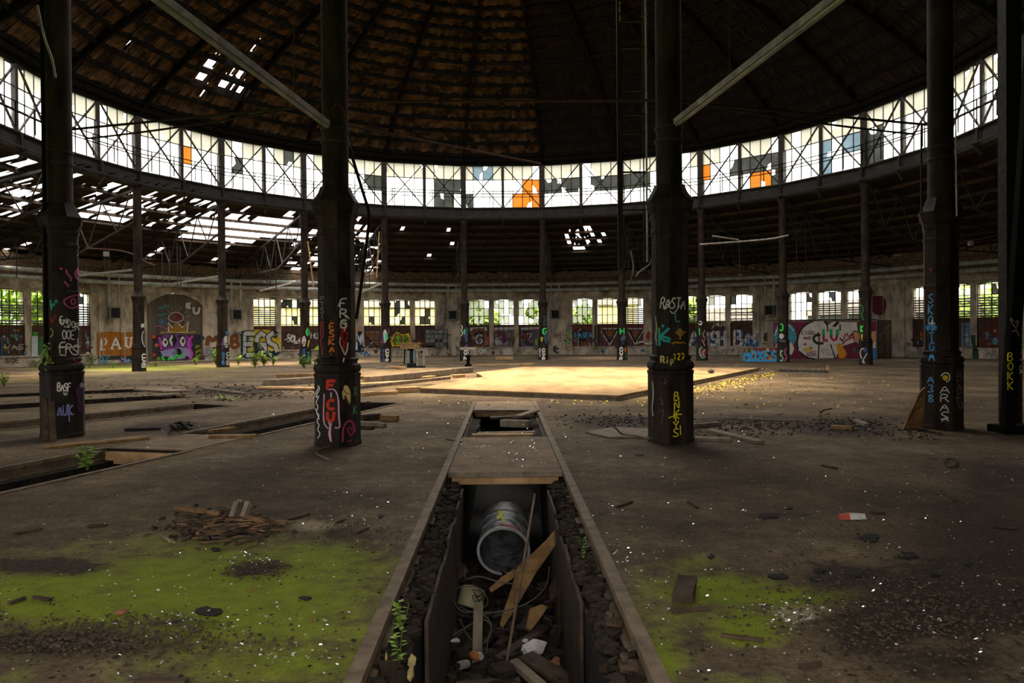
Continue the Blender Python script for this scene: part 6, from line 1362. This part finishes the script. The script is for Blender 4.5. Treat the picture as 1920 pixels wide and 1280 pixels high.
# right bays
p = wp(); p.fill((60, 40, 38), [(1716, 598), (1728, 596), (1728, 652), (1716, 650)]); p.blob((190, 80, 30), 1727, 628, 3, 8); p.blob((70, 110, 150), 1722, 645, 4, 8); p.blob((205, 175, 50), 1728, 634, 2.5, 3); p.word((120, 125, 130), 1.6, 'SANS', 1701, 666, 6, 9)
p.fill((98, 120, 145), [(1803, 605), (1821, 604), (1821, 650), (1803, 651)]); p.blob((150, 160, 165), 1812, 632, 5, 10); p.fill((95, 35, 30), [(1842, 606), (1890, 602), (1890, 652), (1842, 652)]); p.blob((95, 135, 160), 1866, 640, 6, 9); p.blob((150, 60, 45), 1880, 632, 7, 10); p.blob((110, 125, 150), 1850, 628, 6, 8); p.blob((190, 140, 50), 1866, 620, 4, 3); p.fill((35, 60, 45), [(1820, 628), (1833, 628), (1836, 672), (1822, 672)]); p.word((110, 110, 105), 1.8, 'AKS', 1850, 668, 9, 11); wend(p, 4, 'blue and red patches'); 
# left edge
p = wp()
for i in range(34): p.blob(R.choice([(185, 185, 175), (185, 150, 40), (90, 140, 170), (70, 40, 35), (130, 70, 80), (80, 150, 140)]), R.choice([R.uniform(4, 50), R.uniform(158, 172)]), R.uniform(618, 662), R.uniform(2, 4.5), R.uniform(1.6, 4), 7)
p.fill((190, 195, 200), [(58, 630), (70, 630), (70, 668), (58, 668)]); p.fill((70, 140, 60), [(59, 622), (70, 622), (70, 630), (59, 630)]); p.fill((50, 105, 60), [(71, 634), (84, 634), (84, 664), (71, 664)]); p.word((60, 55, 50), 1.4, 'SOE', 8, 680, 8, 9); p.word((110, 100, 60), 2, 'OO', 58, 690, 8, 14); p.stroke((40, 110, 160), 2, [[(0, 632), (4, 650), (1, 668)]]); p.word((185, 180, 175), 1.6, 'VAS', 8, 655, 10, 10); wend(p, -5, 'many small scribbles')
# small tags everywhere along the foot of the wall
for k in (-5, -4, -3, -2, -1, 0, 1, 2, 3, 4, 5):
    p = wp(); cx = proj(P(32.4, 15 * k, 1.2))[0]
    for i in range(22):
        x = cx + R.uniform(-98, 98); y = R.uniform(628, 672); c = R.choice([(150, 145, 138), (60, 50, 46), (110, 60, 50), (70, 90, 110), (120, 110, 60), (165, 160, 150), (45, 40, 40)])
        if -3 <= k <= -3 and 280 < x < 380: continue
        if 178 < x < 262: continue
        pts = [(x + R.uniform(-7, 7), y + R.uniform(-5, 5)) for _ in range(R.randint(4, 7))]; p.stroke(c, R.uniform(.8, 1.5), [pts])
    for i in range(9): p.blob(R.choice([(95, 50, 40), (70, 62, 55), (120, 110, 100), (60, 75, 85)]), cx + R.uniform(-98, 98), R.uniform(630, 668), R.uniform(2, 5), R.uniform(2, 5), 8)
    p.lay = 0; wend(p, k, 'small faded tags')
# louvre lettering board
# --- booth mural
BH_ = bvh_hit([BOO]); p = Paint(BH_, .006, 4.0)
p.fill((110, 36, 62), [(1450, 604), (1643, 603), (1643, 672), (1450, 673)]); p.fill((60, 140, 150), [(1451, 640), (1452, 612), (1470, 604), (1490, 610), (1495, 640), (1480, 652), (1460, 650)], True); p.fill((205, 198, 185), [(1451, 668), (1453, 642), (1470, 634), (1490, 646), (1488, 664), (1470, 668)], True); p.stroke((165, 205, 205), 2, [[(1452, 630), (1458, 614), (1470, 608)], [(1476, 606), (1488, 620)]])
p.fill((205, 200, 190), [(1494, 640), (1500, 618), (1520, 603), (1545, 601), (1553, 609), (1560, 603), (1609, 604), (1611, 638), (1576, 650), (1567, 671), (1516, 672), (1498, 658)])
p.stroke((22, 20, 20), 3, [[(1496, 655), (1494, 640), (1500, 617), (1520, 602), (1545, 600), (1551, 610)]]); p.stroke((22, 20, 20), 2.4, [[(1551, 606), (1552, 622)], [(1557, 645), (1562, 660), (1566, 672)], [(1498, 658), (1508, 667), (1520, 673), (1566, 673)], [(1575, 620), (1575, 608)], [(1574, 633), (1580, 640)], [(1534, 622), (1536, 640), (1534, 672)]])
p.fill((30, 26, 24), [(1560, 612), (1570, 601), (1574, 605), (1566, 613)])
p.stroke((50, 45, 35), 5, [[(1538, 628), (1528, 628), (1524, 636), (1532, 644), (1544, 643)]])
p.word((165, 45, 85), 5, 'L', 1544, 638, 9, 20, jit=0); p.word((165, 45, 85), 5, 'U', 1558, 638, 12, 20, jit=0); p.stroke((30, 165, 85), 5.4, [[(1544, 617), (1544, 628)], [(1558, 617), (1558, 628)], [(1570, 617), (1570, 628)]], False)
p.stroke((120, 35, 70), 1.4, letters('CIOG', 1502, 627, 5, 6) + letters('ANS', 1506, 636, 4, 5) + letters('SOM', 1512, 668, 5, 7)); p.stroke((190, 130, 135), 1.2, letters('VSU', 1540, 666, 6, 12) + letters('MM', 1518, 664, 5, 8)); p.fill((200, 180, 60), [(1505, 655), (1520, 650), (1521, 656), (1506, 660)]); p.blob((200, 90, 40), 1520, 652, 2.5, 2.5); p.blob((150, 30, 60), 1509, 645, 3, 2.4)
p.fill((214, 140, 35), [(1568, 645), (1575, 642), (1580, 652), (1588, 658), (1587, 671), (1569, 672), (1572, 660)], True); p.stroke((150, 35, 60), 2.4, [[(1580, 640), (1586, 622), (1592, 634), (1598, 622), (1602, 640)], [(1578, 646), (1590, 634), (1604, 632)]]); p.fill((205, 145, 110), [(1598, 620), (1612, 618), (1612, 648), (1604, 640)], True); p.stroke((70, 60, 58), 2, [[(1596, 630), (1600, 620), (1610, 622)]]); p.fill((205, 145, 110), [(1630, 622), (1642, 620), (1642, 646), (1632, 648)]); p.fill((205, 200, 195), [(1634, 645), (1642, 640), (1642, 652), (1634, 654)]); p.fill((45, 130, 195), [(1633, 655), (1642, 654), (1642, 672), (1633, 672)]); p.blob((60, 110, 70), 1602, 656, 3, 5); p.stroke((80, 70, 80), 1.6, [[(1594, 662), (1602, 648), (1608, 662)]]); p.word((60, 55, 55), 1.4, 'AS', 1612, 616, 6, 6); p.end(booth, 'large mural with white letter shapes and LU in green and crimson')
p = Paint(bvh_hit([BLO]), .006, 3.0); p.fill((120, 50, 70), [(1394, 653), (1460, 652), (1460, 660), (1394, 661)])
for i in range(44): p.blob(R.choice([(205, 110, 40), (200, 190, 60), (190, 50, 60), (90, 160, 70), (200, 195, 190), (165, 60, 110), (40, 35, 38)]), R.uniform(1395, 1459), R.uniform(655, 675), R.uniform(2, 4), R.uniform(1.6, 3.4), 7)
p.word((55, 165, 225), 3.6, 'MOXES', 1395, 675, 9.5, 17, gap=.34, rise=-.1); p.stroke((55, 165, 225), 3, [[(1396, 676), (1458, 676)]]); p.end(blk, 'cyan lettering on many colours')
p = Paint(bvh_hit([FEO]), .006, 3.0); p.word((100, 92, 60), 2, 'SOS', 1662, 628, 5, 18, stack=True, gap=.1); p.word((85, 82, 80), 1.6, 'KB', 1649, 640, 5, 18, stack=True); p.end(fen, 'dull yellow scrawl')
# scribbles on the upper glass of the middle windows stay dark shapes on the panes

# ================================================================== LIGHT
wd = bpy.data.worlds.new('sky'); S.world = wd; wd.use_nodes = True
nt = wd.node_tree; bg = nt.nodes['Background']
tc = nt.nodes.new('ShaderNodeTexCoord'); sx = nt.nodes.new('ShaderNodeSeparateXYZ'); nt.links.new(tc.outputs['Generated'], sx.inputs[0])
ov = nt.nodes.new('ShaderNodeMapRange'); ov.inputs[1].default_value = 0; ov.inputs[2].default_value = 1; ov.inputs[3].default_value = .45; ov.inputs[4].default_value = 1.35
nt.links.new(sx.outputs['Z'], ov.inputs[0]); nt.links.new(ov.outputs[0], bg.inputs[1])      # overcast sky: three times as bright overhead as at the horizon
bg.inputs[0].default_value = (1.0, .965, .90, 1)
sun = bpy.data.objects.new('sun', bpy.data.lights.new('sun', 'SUN')); COL.objects.link(sun)
sun.data.energy = 2.0; sun.data.color = (1, .80, .50); sun.data.angle = rad(22)
sun.rotation_euler = (rad(-9), rad(-6), 0)
vs = S.view_settings; vs.view_transform = 'Standard'; vs.look = 'None'; vs.gamma = 1; vs.exposure = 3.0
